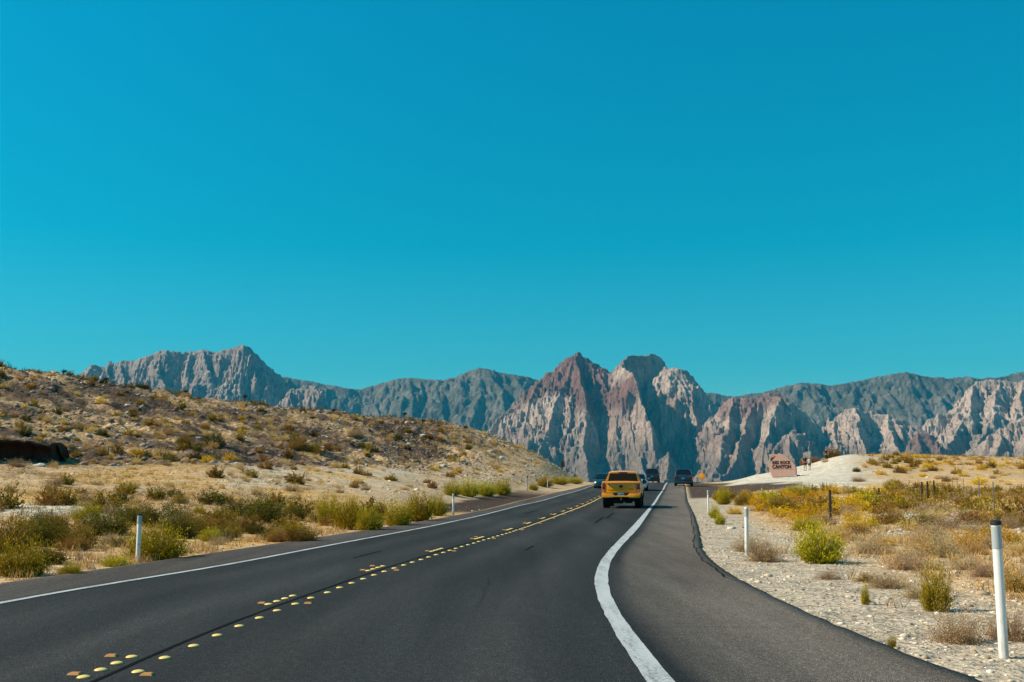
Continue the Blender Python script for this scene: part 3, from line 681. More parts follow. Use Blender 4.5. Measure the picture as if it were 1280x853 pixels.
KIND = {  # name, stem mat, params (nst,h,spread,nleaf,ll,lw,dome,upright,twig,shell)
 'green': ('green_shrub', SM, dict(nst=260, h=1, spread=1.42, nleaf=10000, ll=.072, lw=.022, dome=.6, upright=.75, twig=.006, shell=.1)),
 'olive': ('olive_shrub', SM, dict(nst=220, h=1, spread=1.5, nleaf=9500, ll=.055, lw=.028, dome=.7, upright=.5, twig=.007, shell=.15)),
 'dark': ('dark_shrub', SM, dict(nst=180, h=1, spread=1.45, nleaf=9000, ll=.05, lw=.032, dome=.6, upright=.4, twig=.007, shell=.15)),
 'gold': ('flowering_shrub', SM, dict(nst=200, h=1, spread=1.45, nleaf=5200, ll=.045, lw=.028, dome=.7, upright=.3, twig=.006, shell=.55)),
 'tan': ('dry_shrub', SMg, dict(nst=460, h=1, spread=1.55, nleaf=8000, ll=.05, lw=.017, dome=.6, upright=.25, twig=.0055, shell=.1, curl=.4)),
 'straw': ('grass_clump', LM['straw'], dict(nst=300, h=1, spread=1.4, nleaf=4600, ll=.08, lw=.014, dome=.7, upright=.45, twig=.005, shell=.2, curl=.35)),
 'rust': ('rusty_shrub', SM, dict(nst=200, h=1, spread=1.5, nleaf=8500, ll=.05, lw=.028, dome=.7, upright=.4, twig=.007, shell=.25)),
}
NV = 4
FULL = {}; LOW = {}
for ki, (k, (nm, sm_, pr)) in enumerate(KIND.items()):
    FULL[k] = []; LOW[k] = []
    for v in range(NV):
        S, L = shrub_arrays(100 * ki + v, **pr)
        FULL[k].append((np_mesh(nm + '_stems', S[0], S[1], {'along': S[2]}), np_mesh(nm + '_foliage', L[0], L[1], {'along': L[2]})))
        FULL[k][-1][0].materials.append(sm_); FULL[k][-1][1].materials.append(LM[k])
        # one-mesh copy for the ones farther away: fewer, larger leaves
        p2_ = dict(pr); p2_['nst'] = pr['nst'] // 3; p2_['nleaf'] = pr['nleaf'] // 4; p2_['ll'] = pr['ll'] * 1.7; p2_['lw'] = pr['lw'] * 2.2; p2_['twig'] = pr['twig'] * 1.4
        S, L = shrub_arrays(100 * ki + v + 50, **p2_)
        V = np.concatenate([S[0], L[0]]); Q = np.concatenate([S[1], L[1] + len(S[0])]); A = np.concatenate([S[2], L[2]])
        me = np_mesh(nm, V, Q, {'along': A}, mi=np.concatenate([np.zeros(len(S[1])), np.ones(len(L[1]))]))
        me.materials.append(sm_); me.materials.append(LM[k]); LOW[k].append(me)
def shrub_near(kind, x, y, z, wdt, hgt, label, cat='bush', group=None, seed=0, kindname=None):
    """thing with stems and foliage; unit shrub is ~1 high, ~1.7 wide"""
    v = seed % NV; e = empty(kindname or KIND[kind][0], (x, y, z - .03), seed * 1.7)
    for me, nm in zip(FULL[kind][v], ('stems', 'foliage')):
        c = bpy.data.objects.new(nm, me); COL.objects.link(c); c.parent = e
    e.scale = (wdt / 1.75, wdt / 1.75, hgt / .95); tag(e, label, cat, group); return e
def pshrub(kind, px, py, wpx, hpx, label, cat='bush', group=None, Y=None, seed=None):
    global _sd
    _sd += 1; sd2 = _sd if seed is None else seed
    h = hit_or(px, py, Y or 150); m_ = h[1] / F
    return shrub_near(kind, h[0], h[1], h[2], wpx * m_, hpx * m_, label, cat, group, sd2)
_sd = 0
occupied = []
MAN = [
 # left verge
 ('green', 26, 720, 76, 50, 'big yellow-green bush at the bottom left corner by the road'),
 ('olive', 8, 690, 70, 56, 'tall olive-brown bush cut by the left edge of the photo'),
 ('green', 88, 720, 34, 20, 'small pale green sprig at the pavement edge left of the near left marker post'),
 ('dark', 60, 705, 50, 26, 'dark bush just right of the big corner bush'),
 ('green', 195, 700, 84, 48, 'large bright bush right behind the near left marker post'),
 ('green', 145, 708, 40, 16, 'low green tuft left of the near left marker post at the pavement'),
 ('olive', 95, 684, 60, 34, 'olive bush between the corner bush and the near left marker post'),
 ('dark', 130, 668, 70, 34, 'dark olive bush behind the near left marker post on its left'),
 ('olive', 172, 655, 60, 28, 'brown-olive bush directly beyond the near left marker post'),
 ('dark', 205, 660, 70, 36, 'dark mound-shaped bush above the large bright bush'),
 ('olive', 240, 668, 50, 28, 'olive bush on the right shoulder of the large bright bush'),
 ('green', 262, 677, 30, 22, 'small bushy yellow-olive shrub standing alone on sand'),
 ('olive', 292, 672, 26, 16, 'small olive tuft right of the lone yellow-olive shrub'),
 ('dark', 300, 645, 50, 26, 'dark bush in the left band beside the biggest dark one'),
 ('dark', 330, 652, 62, 38, 'biggest dark bush near the right end of the left band'),
 ('olive', 280, 655, 44, 26, 'olive bush left of the dark pair in the left band'),
 ('olive', 312, 665, 34, 24, 'olive bush in front of the biggest dark bush'),
 ('green', 362, 675, 54, 24, 'low spreading yellow-green bush at the pavement right of the left band'),
 ('dark', 368, 650, 36, 22, 'dark grey-green bush closing the left band on the right'),
 ('tan', 344, 668, 28, 14, 'round tan bush beside the low spreading one'),
 ('green', 410, 656, 34, 32, 'leftmost upright bush of the bright roadside clump'),
 ('green', 436, 662, 44, 38, 'second bright bush of the roadside clump'),
 ('green', 462, 664, 40, 28, 'bright low bush in the middle of the roadside clump'),
 ('dark', 474, 645, 24, 18, 'small dark green bush behind the bright roadside clump'),
 ('green', 497, 658, 40, 28, 'bright bush right of the small dark green one'),
 ('green', 523, 652, 42, 34, 'fourth bright bush of the roadside clump, leaning over the verge'),
 ('green', 545, 645, 32, 24, 'rightmost bright bush of the roadside clump by the second left marker post'),
 ('green', 566, 620, 26, 18, 'leftmost bush of the hedge-like row beyond the second left marker post'),
 ('green', 586, 621, 30, 19, 'second bush of the hedge-like row at the dark pull-out'),
 ('green', 608, 620, 32, 17, 'third bush of the hedge-like row at the dark pull-out'),
 ('green', 628, 619, 26, 18, 'rightmost bush of the hedge-like row at the dark pull-out'),
 ('green', 667, 613, 14, 9, 'small round bush alone before the far left marker post'),
 ('green', 681, 609, 24, 12, 'bushy shrub at the far left marker post'),
 ('green', 700, 606, 26, 10, 'far left verge bush beyond the far left marker post'),
 ('green', 718, 605, 24, 8, 'last bright bush before the oncoming car'),
 ('dark', 268, 559, 30, 18, 'dark olive bush at the foot of the rocky slope'),
 ('olive', 231, 560, 22, 14, 'olive-gold bush left of the dark one at the foot of the slope'),
 ('straw', 198, 572, 26, 14, 'pale straw clump at the foot of the rocky slope'),
 ('rust', 372, 562, 30, 18, 'rusty bush on the lower hillside left of a paler one'),
 ('olive', 392, 566, 22, 14, 'olive bush right of the rusty one on the lower hillside'),
 ('tan', 443, 546, 24, 12, 'grey dry bush halfway up the rocky hillside'),
 # right verge
 ('green', 1024, 704, 66, 46, 'large dark yellow-green bush standing alone right of the road'),
 ('tan', 955, 702, 54, 30, 'round grey-brown dry bush beside the middle right marker post'),
 ('tan', 935, 690, 44, 22, 'dry bush behind the middle right marker post'),
 ('green', 1171, 764, 44, 50, 'tall yellow-green bush above the brown round one at right'),
 ('tan', 1197, 803, 70, 46, 'large round brown bush near the near right marker post'),
 ('gold', 1168, 695, 34, 15, 'small dense golden dome on the pale ground'),
 ('green', 1115, 809, 12, 17, 'tiny bright green sprig at the right pavement edge'),
 ('green', 1082, 756, 12, 24, 'thin grey-green sprig on the gravel'),
 ('tan', 1262, 800, 60, 44, 'dry bush behind the near right marker post'),
 ('rust', 1272, 740, 50, 26, 'rusty low bush right of the near marker post top'),
 ('tan', 1205, 712, 40, 18, 'thin brown bush right of the golden dome'),
 ('olive', 1085, 728, 30, 12, 'low brown-green tuft on gravel right of the large lone bush'),
 ('tan', 1035, 724, 34, 14, 'low grey tuft in front of the large lone bush'),
 ('tan', 1110, 735, 60, 22, 'wide pale dry bush between the lone bush and the tall yellow one'),
 ('tan', 1140, 712, 70, 20, 'wide dry bush below the golden dome'),
 ('tan', 1150, 748, 50, 22, 'pale dry bush touching the tall yellow-green bush'),
 ('tan', 1090, 692, 60, 24, 'grey dry bush right of the large lone bush'),
 ('green', 905, 631, 22, 20, 'bright green bush by the farthest right marker post'),
 ('green', 893, 648, 16, 16, 'light green tuft below the farthest right marker post'),
 ('green', 900, 656, 16, 14, 'pale green tuft on the gravel edge'),
 ('gold', 918, 643, 24, 10, 'low golden bush right of the bright green one'),
 ('olive', 930, 632, 30, 16, 'olive bush in the gold band nearest the turn-off'),
 ('gold', 950, 633, 34, 14, 'golden bush in the flowering band, left part'),
 ('olive', 975, 641, 40, 18, 'olive bush in the flowering band'),
 ('gold', 1005, 632, 46, 16, 'broad golden bush left of the dark fence post'),
 ('gold', 1018, 650, 54, 20, 'golden bush just left of the dark fence post foot'),
 ('green', 1008, 664, 40, 18, 'yellow-green bush below the golden band'),
 ('gold', 1060, 640, 60, 22, 'golden bush right of the dark fence post'),
 ('gold', 1075, 660, 50, 18, 'lower golden bush right of the dark fence post'),
 ('rust', 1070, 668, 54, 14, 'rusty low bush at the pale stony bank'),
 ('green', 998, 620, 34, 14, 'green bush on the pale mound below the stone sign'),
 ('tan', 977, 616, 18, 7, 'small dry bush left of the green one on the mound'),
 ('tan', 1073, 602, 22, 7, 'small brown bush on the side of the pale mound'),
 ('dark', 1071, 590, 12, 6, 'dark tuft near the top of the pale mound'),
 ('olive', 1040, 568, 22, 13, 'brown bush on the skyline beside the lone walker'),
 ('olive', 1007, 577, 16, 9, 'brown bush on the skyline behind the two walkers'),
 ('rust', 1018, 578, 16, 8, 'rusty bush on the skyline right behind the two walkers'),
 ('dark', 1244, 617, 18, 9, 'small dark round bush on the right plain'),
 ('dark', 1266, 620, 14, 8, 'second small dark bush at the right edge of the plain'),
 ('rust', 1110, 655, 54, 19, 'rusty brown bush in the right scrub band beside the gold'),
 ('olive', 1150, 660, 60, 20, 'large brown bush in the middle of the right scrub band'),
 ('tan', 1180, 662, 60, 22, 'grey bush in the right scrub band'),
 ('rust', 1212, 655, 50, 18, 'brown bush in the right scrub band near its right end'),
 ('olive', 1258, 660, 60, 20, 'brown bush at the right end of the scrub band'),
 ('tan', 1225, 668, 50, 20, 'grey dry bush above the near right marker post'),
]
for k, px, py, wp_, hp_, lab in MAN:
    if px < 380 and py > 640: hp_ *= .82
    o = pshrub(k, px, py, wp_, hp_, lab, cat='bush')
    occupied.append((o.location.x, o.location.y, wp_ * o.location.y / F * .5))
occ = np.array(occupied)

# ------------------------------------------------------------------ scattered shrubs by world area
g = np.random.default_rng(5)
NS = 26000
Yc = np.sqrt(g.random(NS) * (285 ** 2 - 6 ** 2) + 36); Ac = g.uniform(-.56, .56, NS); Xc = Ac * Yc
al, ar = LE(Yc) - Xc, Xc - RE(Yc); outc = np.maximum(al, ar)
pxc = Ac * F + 640; hmc = hill_mask(Xc, Yc)
left = Xc < CR(Yc)
pale_l = sstep(415, 450, pxc) * (al < 24) * (Yc > 48) * left
moundc = sstep(900, 930, pxc) * sstep(1110, 1060, pxc) * (Yc > 86)
dens = np.where(left, .34 + .55 * hmc, .36)
clus = sstep(-.25, .35, fbm(Xc / 9, Yc / 9, 201, 3)); dens = dens * (.35 + .9 * clus)
dens = dens * (1 - .45 * pale_l) * (1 - .93 * moundc)
dens = np.where(left & (Yc > 17) & (Yc < 36) & (pxc < 400), dens * .7, dens)
dens = np.where((~left) & (Yc < 45), dens * 1.7, dens)
# dense scrub bands
dens = np.where(left & (Yc > 22) & (Yc < 42) & (pxc < 420), .62, dens)
dens = np.where((~left) & (Yc > 44) & (Yc < 75) & (pxc > 1080), .9, dens)
dens = np.where((~left) & (Yc > 40) & (Yc < 85) & (pxc > 890) & (pxc < 1120) & (ar > 2.0), .8, dens)
dens[outc < 1.3] = 0; dens[(outc < 2.6) & (Yc < 60)] *= .2
dens[(~left) & (ar < 3.4) & (Yc > 8) & (Yc < 70)] *= .12
dens[(Yc > 76) & (Yc < 190) & (ar > 0) & (ar < 16)] *= .0
dens[left & (al < 4.5) & (Yc > 46) & (Yc < 105)] = 0
area = (285 ** 2 - 36) * .56
dens = np.where((~left) & (Yc > 15) & (Yc < 45) & (ar > 4.2), np.maximum(dens, .85), dens)
dens = np.where(left & (pxc > 520) & (pxc < 735) & (Yc > 92) & (Yc < 160) & (al > 8), .75, dens)
crY = np.interp(pxc, [0, 110, 240, 400, 540, 600, 650], [113, 117, 122, 138, 152, 155, 150]); crest = left & (pxc < 600) & (Yc > crY - 9) & (Yc < crY + 3)
dens = np.where(crest, .75, dens)
dens = np.where(left & (Yc > 25) & (Yc < 36) & (pxc > 190) & (pxc < 400), 1.1, dens)
keep = g.random(NS) < dens * area / NS * .62
# not on the spot of a hand placed shrub
dd = np.hypot(Xc[:, None] - occ[None, :, 0], Yc[:, None] - occ[None, :, 1]) < occ[None, :, 2] * .8
keep &= ~dd.any(1)
Xc, Yc, pxc, hmc, left, moundc, crest = [a[keep] for a in (Xc, Yc, pxc, hmc, left, moundc, crest)]
Zc = gz(Xc, Yc)
# zone -> kind probabilities
kinds = np.empty(len(Xc), object); zones = np.empty(len(Xc), object)
for i in range(len(Xc)):
    if left[i]:
        if hmc[i] > .5: z_, pr = 'hill', [('straw', .52), ('tan', .08), ('rust', .16), ('olive', .08), ('dark', .05), ('gold', .11)]
        if crest[i]: z_, pr = 'hill', [('dark', .34), ('rust', .3), ('olive', .16), ('tan', .1), ('straw', .1)]
        elif hmc[i] > .5: pass
        elif Yc[i] < 42 and pxc[i] < 430: z_, pr = 'band', [('olive', .40), ('dark', .12), ('rust', .24), ('tan', .18), ('green', .06)]
        else: z_, pr = 'flat', [('straw', .42), ('tan', .38), ('rust', .12), ('olive', .08)]
        if pxc[i] > 540 and (hmc[i] <= .5 or pxc[i] > 590): z_, pr = 'spur', [('gold', .3), ('tan', .25), ('straw', .3), ('rust', .15)]
    else:
        if Yc[i] < 38: z_, pr = 'verge', [('tan', .50), ('straw', .20), ('rust', .12), ('gold', .12), ('olive', .06)]
        elif Yc[i] < 88 and pxc[i] < 1120: z_, pr = 'goldband', [('gold', .42), ('olive', .12), ('rust', .14), ('tan', .22), ('green', .10)]
        elif Yc[i] < 78: z_, pr = 'scrub', [('olive', .26), ('tan', .34), ('rust', .20), ('gold', .18), ('dark', .02)]
        else: z_, pr = 'plain', [('gold', .34), ('rust', .18), ('straw', .24), ('tan', .14), ('olive', .10)]
    zones[i] = z_; u = g.random(); acc = 0
    for k, q in pr:
        acc += q
        if u < acc: kinds[i] = k; break
    else: kinds[i] = pr[0][0]
SZ = {'straw': (.38, .7), 'tan': (.4, .85), 'rust': (.4, .9), 'olive': (.5, 1.15), 'dark': (.5, 1.1), 'gold': (.4, .85), 'green': (.45, .9)}
wd = np.array([g.uniform(*SZ[k]) for k in kinds]) * np.where(zones == 'hill', 1.25, np.where(zones == 'band', 1.0, np.where(zones == 'scrub', 1.15, np.where(zones == 'goldband', 1.35, np.where(zones == 'plain', 1.3, 1.0)))))
wd = wd * np.exp(g.normal(0, .25, len(wd))); ht = wd * g.uniform(.38, .6, len(wd)); ht[kinds == 'gold'] *= .8
wd = np.where(crest, wd * .68, wd)
wd = np.minimum(wd, np.where(zones == 'hill', 1.1, np.where(Yc > 75, 1.3, 1.35)))
ht = np.minimum(ht, .72)
vis = np.abs(pxc - 640) < 690
shown = wd / Yc
ZN = {'hill': ('on the rocky left hillside', 'hillside'), 'band': ('in the scrub between the left marker post and the hill', 'left band'), 'flat': ('on the sandy flat below the left hill', 'left flat'), 'spur': ('on the low pale end of the left hill', 'hill end'), 'verge': ('on the stony ground beside the right pavement', 'right verge'), 'goldband': ('in the flowering band beyond the right verge', 'flowering band'), 'scrub': ('in the brown scrub band at right', 'right scrub'), 'plain': ('on the far right plain', 'right plain')}
LAB = {'straw': ('small straw-coloured grass clump', 'grass clump'), 'tan': ('small grey-tan dry bush', 'bush'), 'rust': ('small rusty-brown bush', 'bush'), 'olive': ('small olive-brown bush', 'bush'), 'dark': ('small dark green bush', 'bush'), 'gold': ('small golden-yellow flowering bush', 'bush'), 'green': ('small yellow-green bush', 'bush')}
rest = []
for k in KIND:
    idx = np.nonzero((kinds == k) & vis)[0]; idx = idx[np.argsort(-shown[idx])]
    lim = {'tan': 240, 'straw': 240, 'rust': 200, 'olive': 180, 'dark': 60, 'gold': 200, 'green': 60}[k]
    for q, i in enumerate(idx[:lim]):
        nm = KIND[k][0]; lab = LAB[k][0] + ' ' + ZN[zones[i]][0]; grp = '%s bushes %s' % (k if k not in ('straw', 'tan') else ('straw' if k == 'straw' else 'dry'), ZN[zones[i]][0])
        if k == 'straw': grp = 'grass clumps ' + ZN[zones[i]][0]
        if Yc[i] < 30:
            o = shrub_near(k, Xc[i], Yc[i], Zc[i], wd[i], ht[i], lab, LAB[k][1], grp, q)
        else:
            o = bpy.data.objects.new(nm, LOW[k][q % NV]); COL.objects.link(o); o.location = (Xc[i], Yc[i], Zc[i] - .03)
            o.rotation_euler = (0, 0, q * 1.7); o.scale = (wd[i] / 1.75, wd[i] / 1.75, ht[i] / .95); tag(o, lab, LAB[k][1], grp)
    rest += list(idx[lim:])
rest += list(np.nonzero(~vis)[0])
# everything smaller still: low ground cover, one object per kind of plant
def merged(name, base_list, xs, ys, zs, sx, sz, mats, g, kindtag='stuff', squash=None, tilt=0.0, nm=''):
    VV = []; QQ = []; AA = []; MM = []; off = 0
    for i in range(len(xs)):
        V, Q, A, MI = base_list[i % len(base_list)]
        a = g.random() * 6.283; c, s = math.cos(a), math.sin(a)
        x = V[:, 0] * c - V[:, 1] * s; y = V[:, 0] * s + V[:, 1] * c
        VV.append(np.stack([x * sx[i] + xs[i], y * sx[i] + ys[i], V[:, 2] * sz[i] + zs[i]], 1)); QQ.append(Q + off); off += len(V); AA.append(A)
        if MI is not None: MM.append(MI)
    me = np_mesh(name, np.concatenate(VV), np.concatenate(QQ), {'along': np.concatenate(AA)}, mi=np.concatenate(MM) if MM else None)
    o = link(name, me, mats); tag(o, kind=kindtag); return o
rest = np.array(rest, int)
for k in KIND:
    ii = rest[kinds[rest] == k]
    if not len(ii): continue
    p3_ = dict(KIND[k][2]); p3_['nst'] = 16; p3_['nleaf'] = 110; p3_['ll'] *= 3.2; p3_['lw'] *= 5.0; p3_['twig'] *= 2.5
    bl_ = []
    for v in range(6):
        S, L = shrub_arrays(900 + v, **p3_)
        bl_.append((np.concatenate([S[0], L[0]]), np.concatenate([S[1], L[1] + len(S[0])]), np.concatenate([S[2], L[2]]), np.concatenate([np.zeros(len(S[1])), np.ones(len(L[1]))])))
    merged('ground_cover', bl_, Xc[ii], Yc[ii], Zc[ii] - .03, wd[ii] / 1.75, ht[ii] / .95, [KIND[k][1], LM[k]], g)

# ------------------------------------------------------------------ dry grass carpet (uncountable)
def tuft(seed, n=22, h=.09, r=.11, w=.005):
    q = np.random.default_rng(seed); a = q.random(n) * 6.28; rr = r * np.sqrt(q.random(n)); b = np.stack([np.cos(a) * rr, np.sin(a) * rr, a * 0], 1)
    d = np.stack([q.normal(0, .45, n), q.normal(0, .45, n), np.ones(n)], 1); L = h * (.5 + q.random(n)); t = b + d * L[:, None]
    s = np.stack([np.cos(a + 1), np.sin(a + 1), a * 0], 1) * w
    V = np.stack([b - s, b + s, t + s * .3, t - s * .3], 1).reshape(-1, 3); Q = np.arange(4 * n).reshape(-1, 4); return V, Q, np.tile([0., 0., 1., 1.], n), None
def scatter(n, ymin, ymax, okfn, amax=.55, seed=1, power=2.0):
    q = np.random.default_rng(seed); Y = (q.random(n) * (ymax ** power - ymin ** power) + ymin ** power) ** (1 / power); X = q.uniform(-amax, amax, n) * Y
    k = okfn(X, Y, q); X, Y = X[k], Y[k]; return X, Y, gz(X, Y), q
def ok_grass(X, Y, q):
    al, ar = LE(Y) - X, X - RE(Y); o = np.maximum(al, ar); px = X / Y * F + 640
    f = sstep(-.25, .35, fbm(X / 3.2, Y / 3.2, 301, 3))
    lf = X < CR(Y)
    k = (o > np.where(lf, .25, 1.2)) & (q.random(len(X)) < .25 + .75 * f)
    k &= ~((px > 430) & (al < 26) & (Y > 48) & lf) & ~((Y > 76) & (ar > 0) & (ar < 20)) & ~((px > 910) & (px < 1090) & (Y > 86))
    k &= ~((~lf) & (ar < 3.0) & (q.random(len(X)) < .93))
    return k & ~((al > 0) & (al < 4) & (Y > 46) & (Y < 100))
X, Y, Z, q = scatter(10000, 7, 70, ok_grass, seed=11, power=1.4)
s = q.uniform(.7, 1.7, len(X)); merged('dry_grass', [tuft(i) for i in range(8)], X, Y, Z - .01, s, s * q.uniform(.6, 1.2, len(X)), [LM['straw']], q)
X, Y, Z, q = scatter(7000, 8, 60, ok_grass, seed=12, power=1.4)
s = q.uniform(.5, 1.5, len(X)); merged('dry_grass', [tuft(50 + i, 16, .10, .10, .005) for i in range(8)], X, Y, Z - .01, s, s, [LM['tan']], q)

# ------------------------------------------------------------------ stones
def stone(seed, sub=1):
    b = bmesh.new(); bmesh.ops.create_icosphere(b, subdivisions=sub, radius=1); q = random.Random(seed)
    ax = (q.uniform(.7, 1.2), q.uniform(.6, 1.0), q.uniform(.4, .75)); o = q.uniform(0, 50)
    # planar cuts make facets
    pl = [(Vector((q.gauss(0, 1), q.gauss(0, 1), q.gauss(0, .8))).normalized(), q.uniform(.5, .85)) for _ in range(7)]
    for v in b.verts:
        for nn, dd in pl:
            t = v.co.dot(nn)
            if t > dd: v.co -= nn * (t - dd)
        v.co = Vector((v.co.x * ax[0], v.co.y * ax[1], v.co.z * ax[2]))
    V = np.array([v.co[:] for v in b.verts]); Q = np.array([[v.index for v in f.verts] for f in b.faces]); b.free(); return V, Q, V[:, 2] * 0 + .5, None
def rockm(name, c0, c1, c2, obj=False):
    m, nt, b = newmat(name); n = N(nt); geo = n.node('ShaderNodeNewGeometry')
    r_ = n.node('ShaderNodeObjectInfo').outputs['Random'] if obj else geo.outputs['Random Per Island']
    c = n.ramp(r_, [(.1, c0), (.55, c1), (.95, c2)]); c = n.mix(1, c, n.ramp(n.noise(n.pos(), 11, 5, .7), [(.3, .7), (.7, 1.25)]), 'MULTIPLY')
    n.put(b.inputs['Base Color'], c); b.inputs['Roughness'].default_value = .9; b.inputs['Specular IOR Level'].default_value = .15
    n.put(b.inputs['Normal'], n.bump(n.noise(n.pos(), 25, 4, .7), .5, .02)); return m
RMp = rockm('pale_stone', (.30, .22, .145), (.56, .45, .32), (.74, .66, .54)); RMd = rockm('dark_rubble_stone', (.10, .075, .06), (.20, .15, .125), (.42, .36, .30))
RMd2 = rockm('hillside_boulder_stone', (.20, .15, .13), (.30, .24, .21), (.50, .46, .42), True)
stones = [stone(i) for i in range(10)]
def ok_grav(X, Y, q):
    ar = X - RE(Y); return (ar > .02) & (q.random(len(X)) < np.where(ar < 3.6, 1, .30))
X, Y, Z, q = scatter(26000, 6, 46, ok_grav, seed=21, power=1.0)
s = np.exp(q.normal(-4.15, .5, len(X))) * (1 + Y * .012); merged('gravel', stones, X, Y, Z, s, s, [RMp], q)
def ok_bank(X, Y, q):
    px = X / Y * F + 640; return (px > 1040) & (q.random(len(X)) < .8)
X, Y, Z, q = scatter(6500, 27.5, 38.5, ok_bank, seed=22)
s = np.exp(q.normal(-3.0, .45, len(X))); merged('bank_rubble', stones, X, Y, Z, s, s, [RMp], q)
X, Y, Z, q = scatter(9000, 9, 60, lambda X, Y, q: (LE(Y) - X > .1) & (q.random(len(X)) < .8), seed=23, power=1.2)
s = np.exp(q.normal(-3.9, .5, len(X))); merged('gravel', stones, X, Y, Z, s, s, [RMp], q)
X, Y, Z, q = scatter(46000, 45, 165, lambda X, Y, q: (hill_mask(X, Y) > .3) & (q.random(len(X)) < .25 + .75 * sstep(-.2, .2, fbm(X / 6, Y / 6, 77, 3))), seed=24, power=1.8)
s = np.exp(q.normal(-1.98, .5, len(X))); merged('hillside_rubble', stones, X, Y, Z - .02, s, s, [RMd], q)
X, Y, Z, q = scatter(14000, 50, 165, lambda X, Y, q: (hill_mask(X, Y) < .3) & (LE(Y) - X > 4.5), seed=25, power=1.6)
s = np.exp(q.normal(-2.7, .5, len(X))); merged('scattered_rubble', stones, X, Y, Z - .01, s, s, [RMp], q)
X, Y, Z, q = scatter(7000, 74, 150, lambda X, Y, q: (X - RE(Y) > .4) & (X - RE(Y) < np.interp(Y, [80, 94, 108, 150], [13, 9, 5, 3.5])), seed=27, power=1.3, amax=.36)
s = np.exp(q.normal(-3.5, .45, len(X))); merged('scattered_rubble', stones, X, Y, Z - .01, s, s, [RMd], q)
X, Y, Z, q = scatter(22000, 90, 162, lambda X, Y, q: (X / Y * F > -160) & (X / Y * F < 95) & (LE(Y) - X > 4.5), seed=28, power=1.6, amax=.13)
s = np.exp(q.normal(-2.7, .5, len(X))); merged('scattered_rubble', stones, X, Y, Z - .01, s, s, [rockm('tan_rubble_stone', (.16, .115, .08), (.34, .25, .17), (.55, .45, .34))], q)
X, Y, Z, q = scatter(3000, 80, 260, lambda X, Y, q: (X / Y * F > 250) & (X - RE(Y) > 22), seed=26, power=1.6)
s = np.exp(q.normal(-2.3, .5, len(X))); merged('scattered_rubble', stones, X, Y, Z - .01, s, s, [RMp], q)
# boulders one can count
BM = []
for v in range(6):
    V, Q, A, _ = stone(500 + v, 3); V = V + np.stack([fbm(V[:, 1] * 2 + v, V[:, 2] * 2, 5, 3), fbm(V[:, 0] * 2, V[:, 2] * 2 + v, 6, 3), fbm(V[:, 0] * 2, V[:, 1] * 2, 7, 3)], 1) * .10
    me = np_mesh('boulder', V, Q, {'along': A}); me.materials.append(RMd2); BM.append(me)
X, Y, Z, q = scatter(420, 48, 160, lambda X, Y, q: (hill_mask(X, Y) > .4), seed=31, power=1.7)
for i in range(min(len(X), 140)):
    o = bpy.data.objects.new('boulder', BM[i % 6]); COL.objects.link(o); s = min(.38, math.exp(q.normal(-1.6, .3))); o.location = (X[i], Y[i], Z[i] + s * .1); o.scale = (s, s, s * .9); o.rotation_euler = (q.normal(0, .2), q.normal(0, .2), q.random() * 6)
    tag(o, 'grey-brown boulder lying among rubble on the left hillside', 'boulder', 'boulders on the left hillside')
for px, py, s, lab in [(528, 545, .42, 'pale white boulder high on the right end of the left hill'), (85, 565, .5, 'rounded boulder at the right end of the dark cut bank'), (160, 508, .35, 'light square boulder on the upper hillside'), (404, 560, .3, 'pale boulder on the hillside below the rusty bush'), (628, 573, .4, 'flat pale boulder on the low end of the hill'), (48, 583, .35, 'light boulder below the dark cut bank'), (98, 562, .35, 'pale flat boulder right of the cut bank'), (355, 597, .3, 'small dark boulder on the sandy flat')]:
    h = hit_or(px, py, 100); o = bpy.data.objects.new('boulder', BM[int(px) % 6].copy()); o.data.materials[0] = rockm('light_boulder_stone', (.45, .42, .38), (.5, .47, .42), (.6, .56, .5)) if 'pale' in lab or 'light' in lab else RMd2
    COL.objects.link(o); o.location = (h[0], h[1], h[2] + s * .15); o.scale = (s, s * .8, s * .7); tag(o, lab, 'boulder')
# dark overhanging cut bank at far left
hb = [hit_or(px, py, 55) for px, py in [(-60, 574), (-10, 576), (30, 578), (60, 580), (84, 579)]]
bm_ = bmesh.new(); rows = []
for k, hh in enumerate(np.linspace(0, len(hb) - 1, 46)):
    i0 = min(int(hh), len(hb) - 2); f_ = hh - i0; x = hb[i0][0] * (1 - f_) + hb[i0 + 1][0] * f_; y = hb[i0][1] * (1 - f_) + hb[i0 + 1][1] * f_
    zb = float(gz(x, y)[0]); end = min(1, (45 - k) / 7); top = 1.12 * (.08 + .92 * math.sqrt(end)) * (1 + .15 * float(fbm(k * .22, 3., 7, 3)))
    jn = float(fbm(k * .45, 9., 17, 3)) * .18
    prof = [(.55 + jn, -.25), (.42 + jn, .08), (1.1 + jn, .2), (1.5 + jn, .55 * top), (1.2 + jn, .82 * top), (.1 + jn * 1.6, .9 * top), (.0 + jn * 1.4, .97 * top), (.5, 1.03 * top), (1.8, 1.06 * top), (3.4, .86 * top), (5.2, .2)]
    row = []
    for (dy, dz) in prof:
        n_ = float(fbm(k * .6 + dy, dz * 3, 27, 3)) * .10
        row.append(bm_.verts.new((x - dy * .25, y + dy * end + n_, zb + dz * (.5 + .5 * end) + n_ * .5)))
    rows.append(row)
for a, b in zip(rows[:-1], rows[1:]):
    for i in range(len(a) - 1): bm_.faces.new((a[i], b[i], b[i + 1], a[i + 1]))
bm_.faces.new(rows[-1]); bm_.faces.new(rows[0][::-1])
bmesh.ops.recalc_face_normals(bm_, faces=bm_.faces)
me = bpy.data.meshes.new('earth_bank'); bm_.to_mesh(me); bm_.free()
tag(link('earth_bank', me, rockm('dark_earth', (.045, .022, .014), (.06, .03, .018), (.07, .036, .022)), smooth=True), kind='structure')

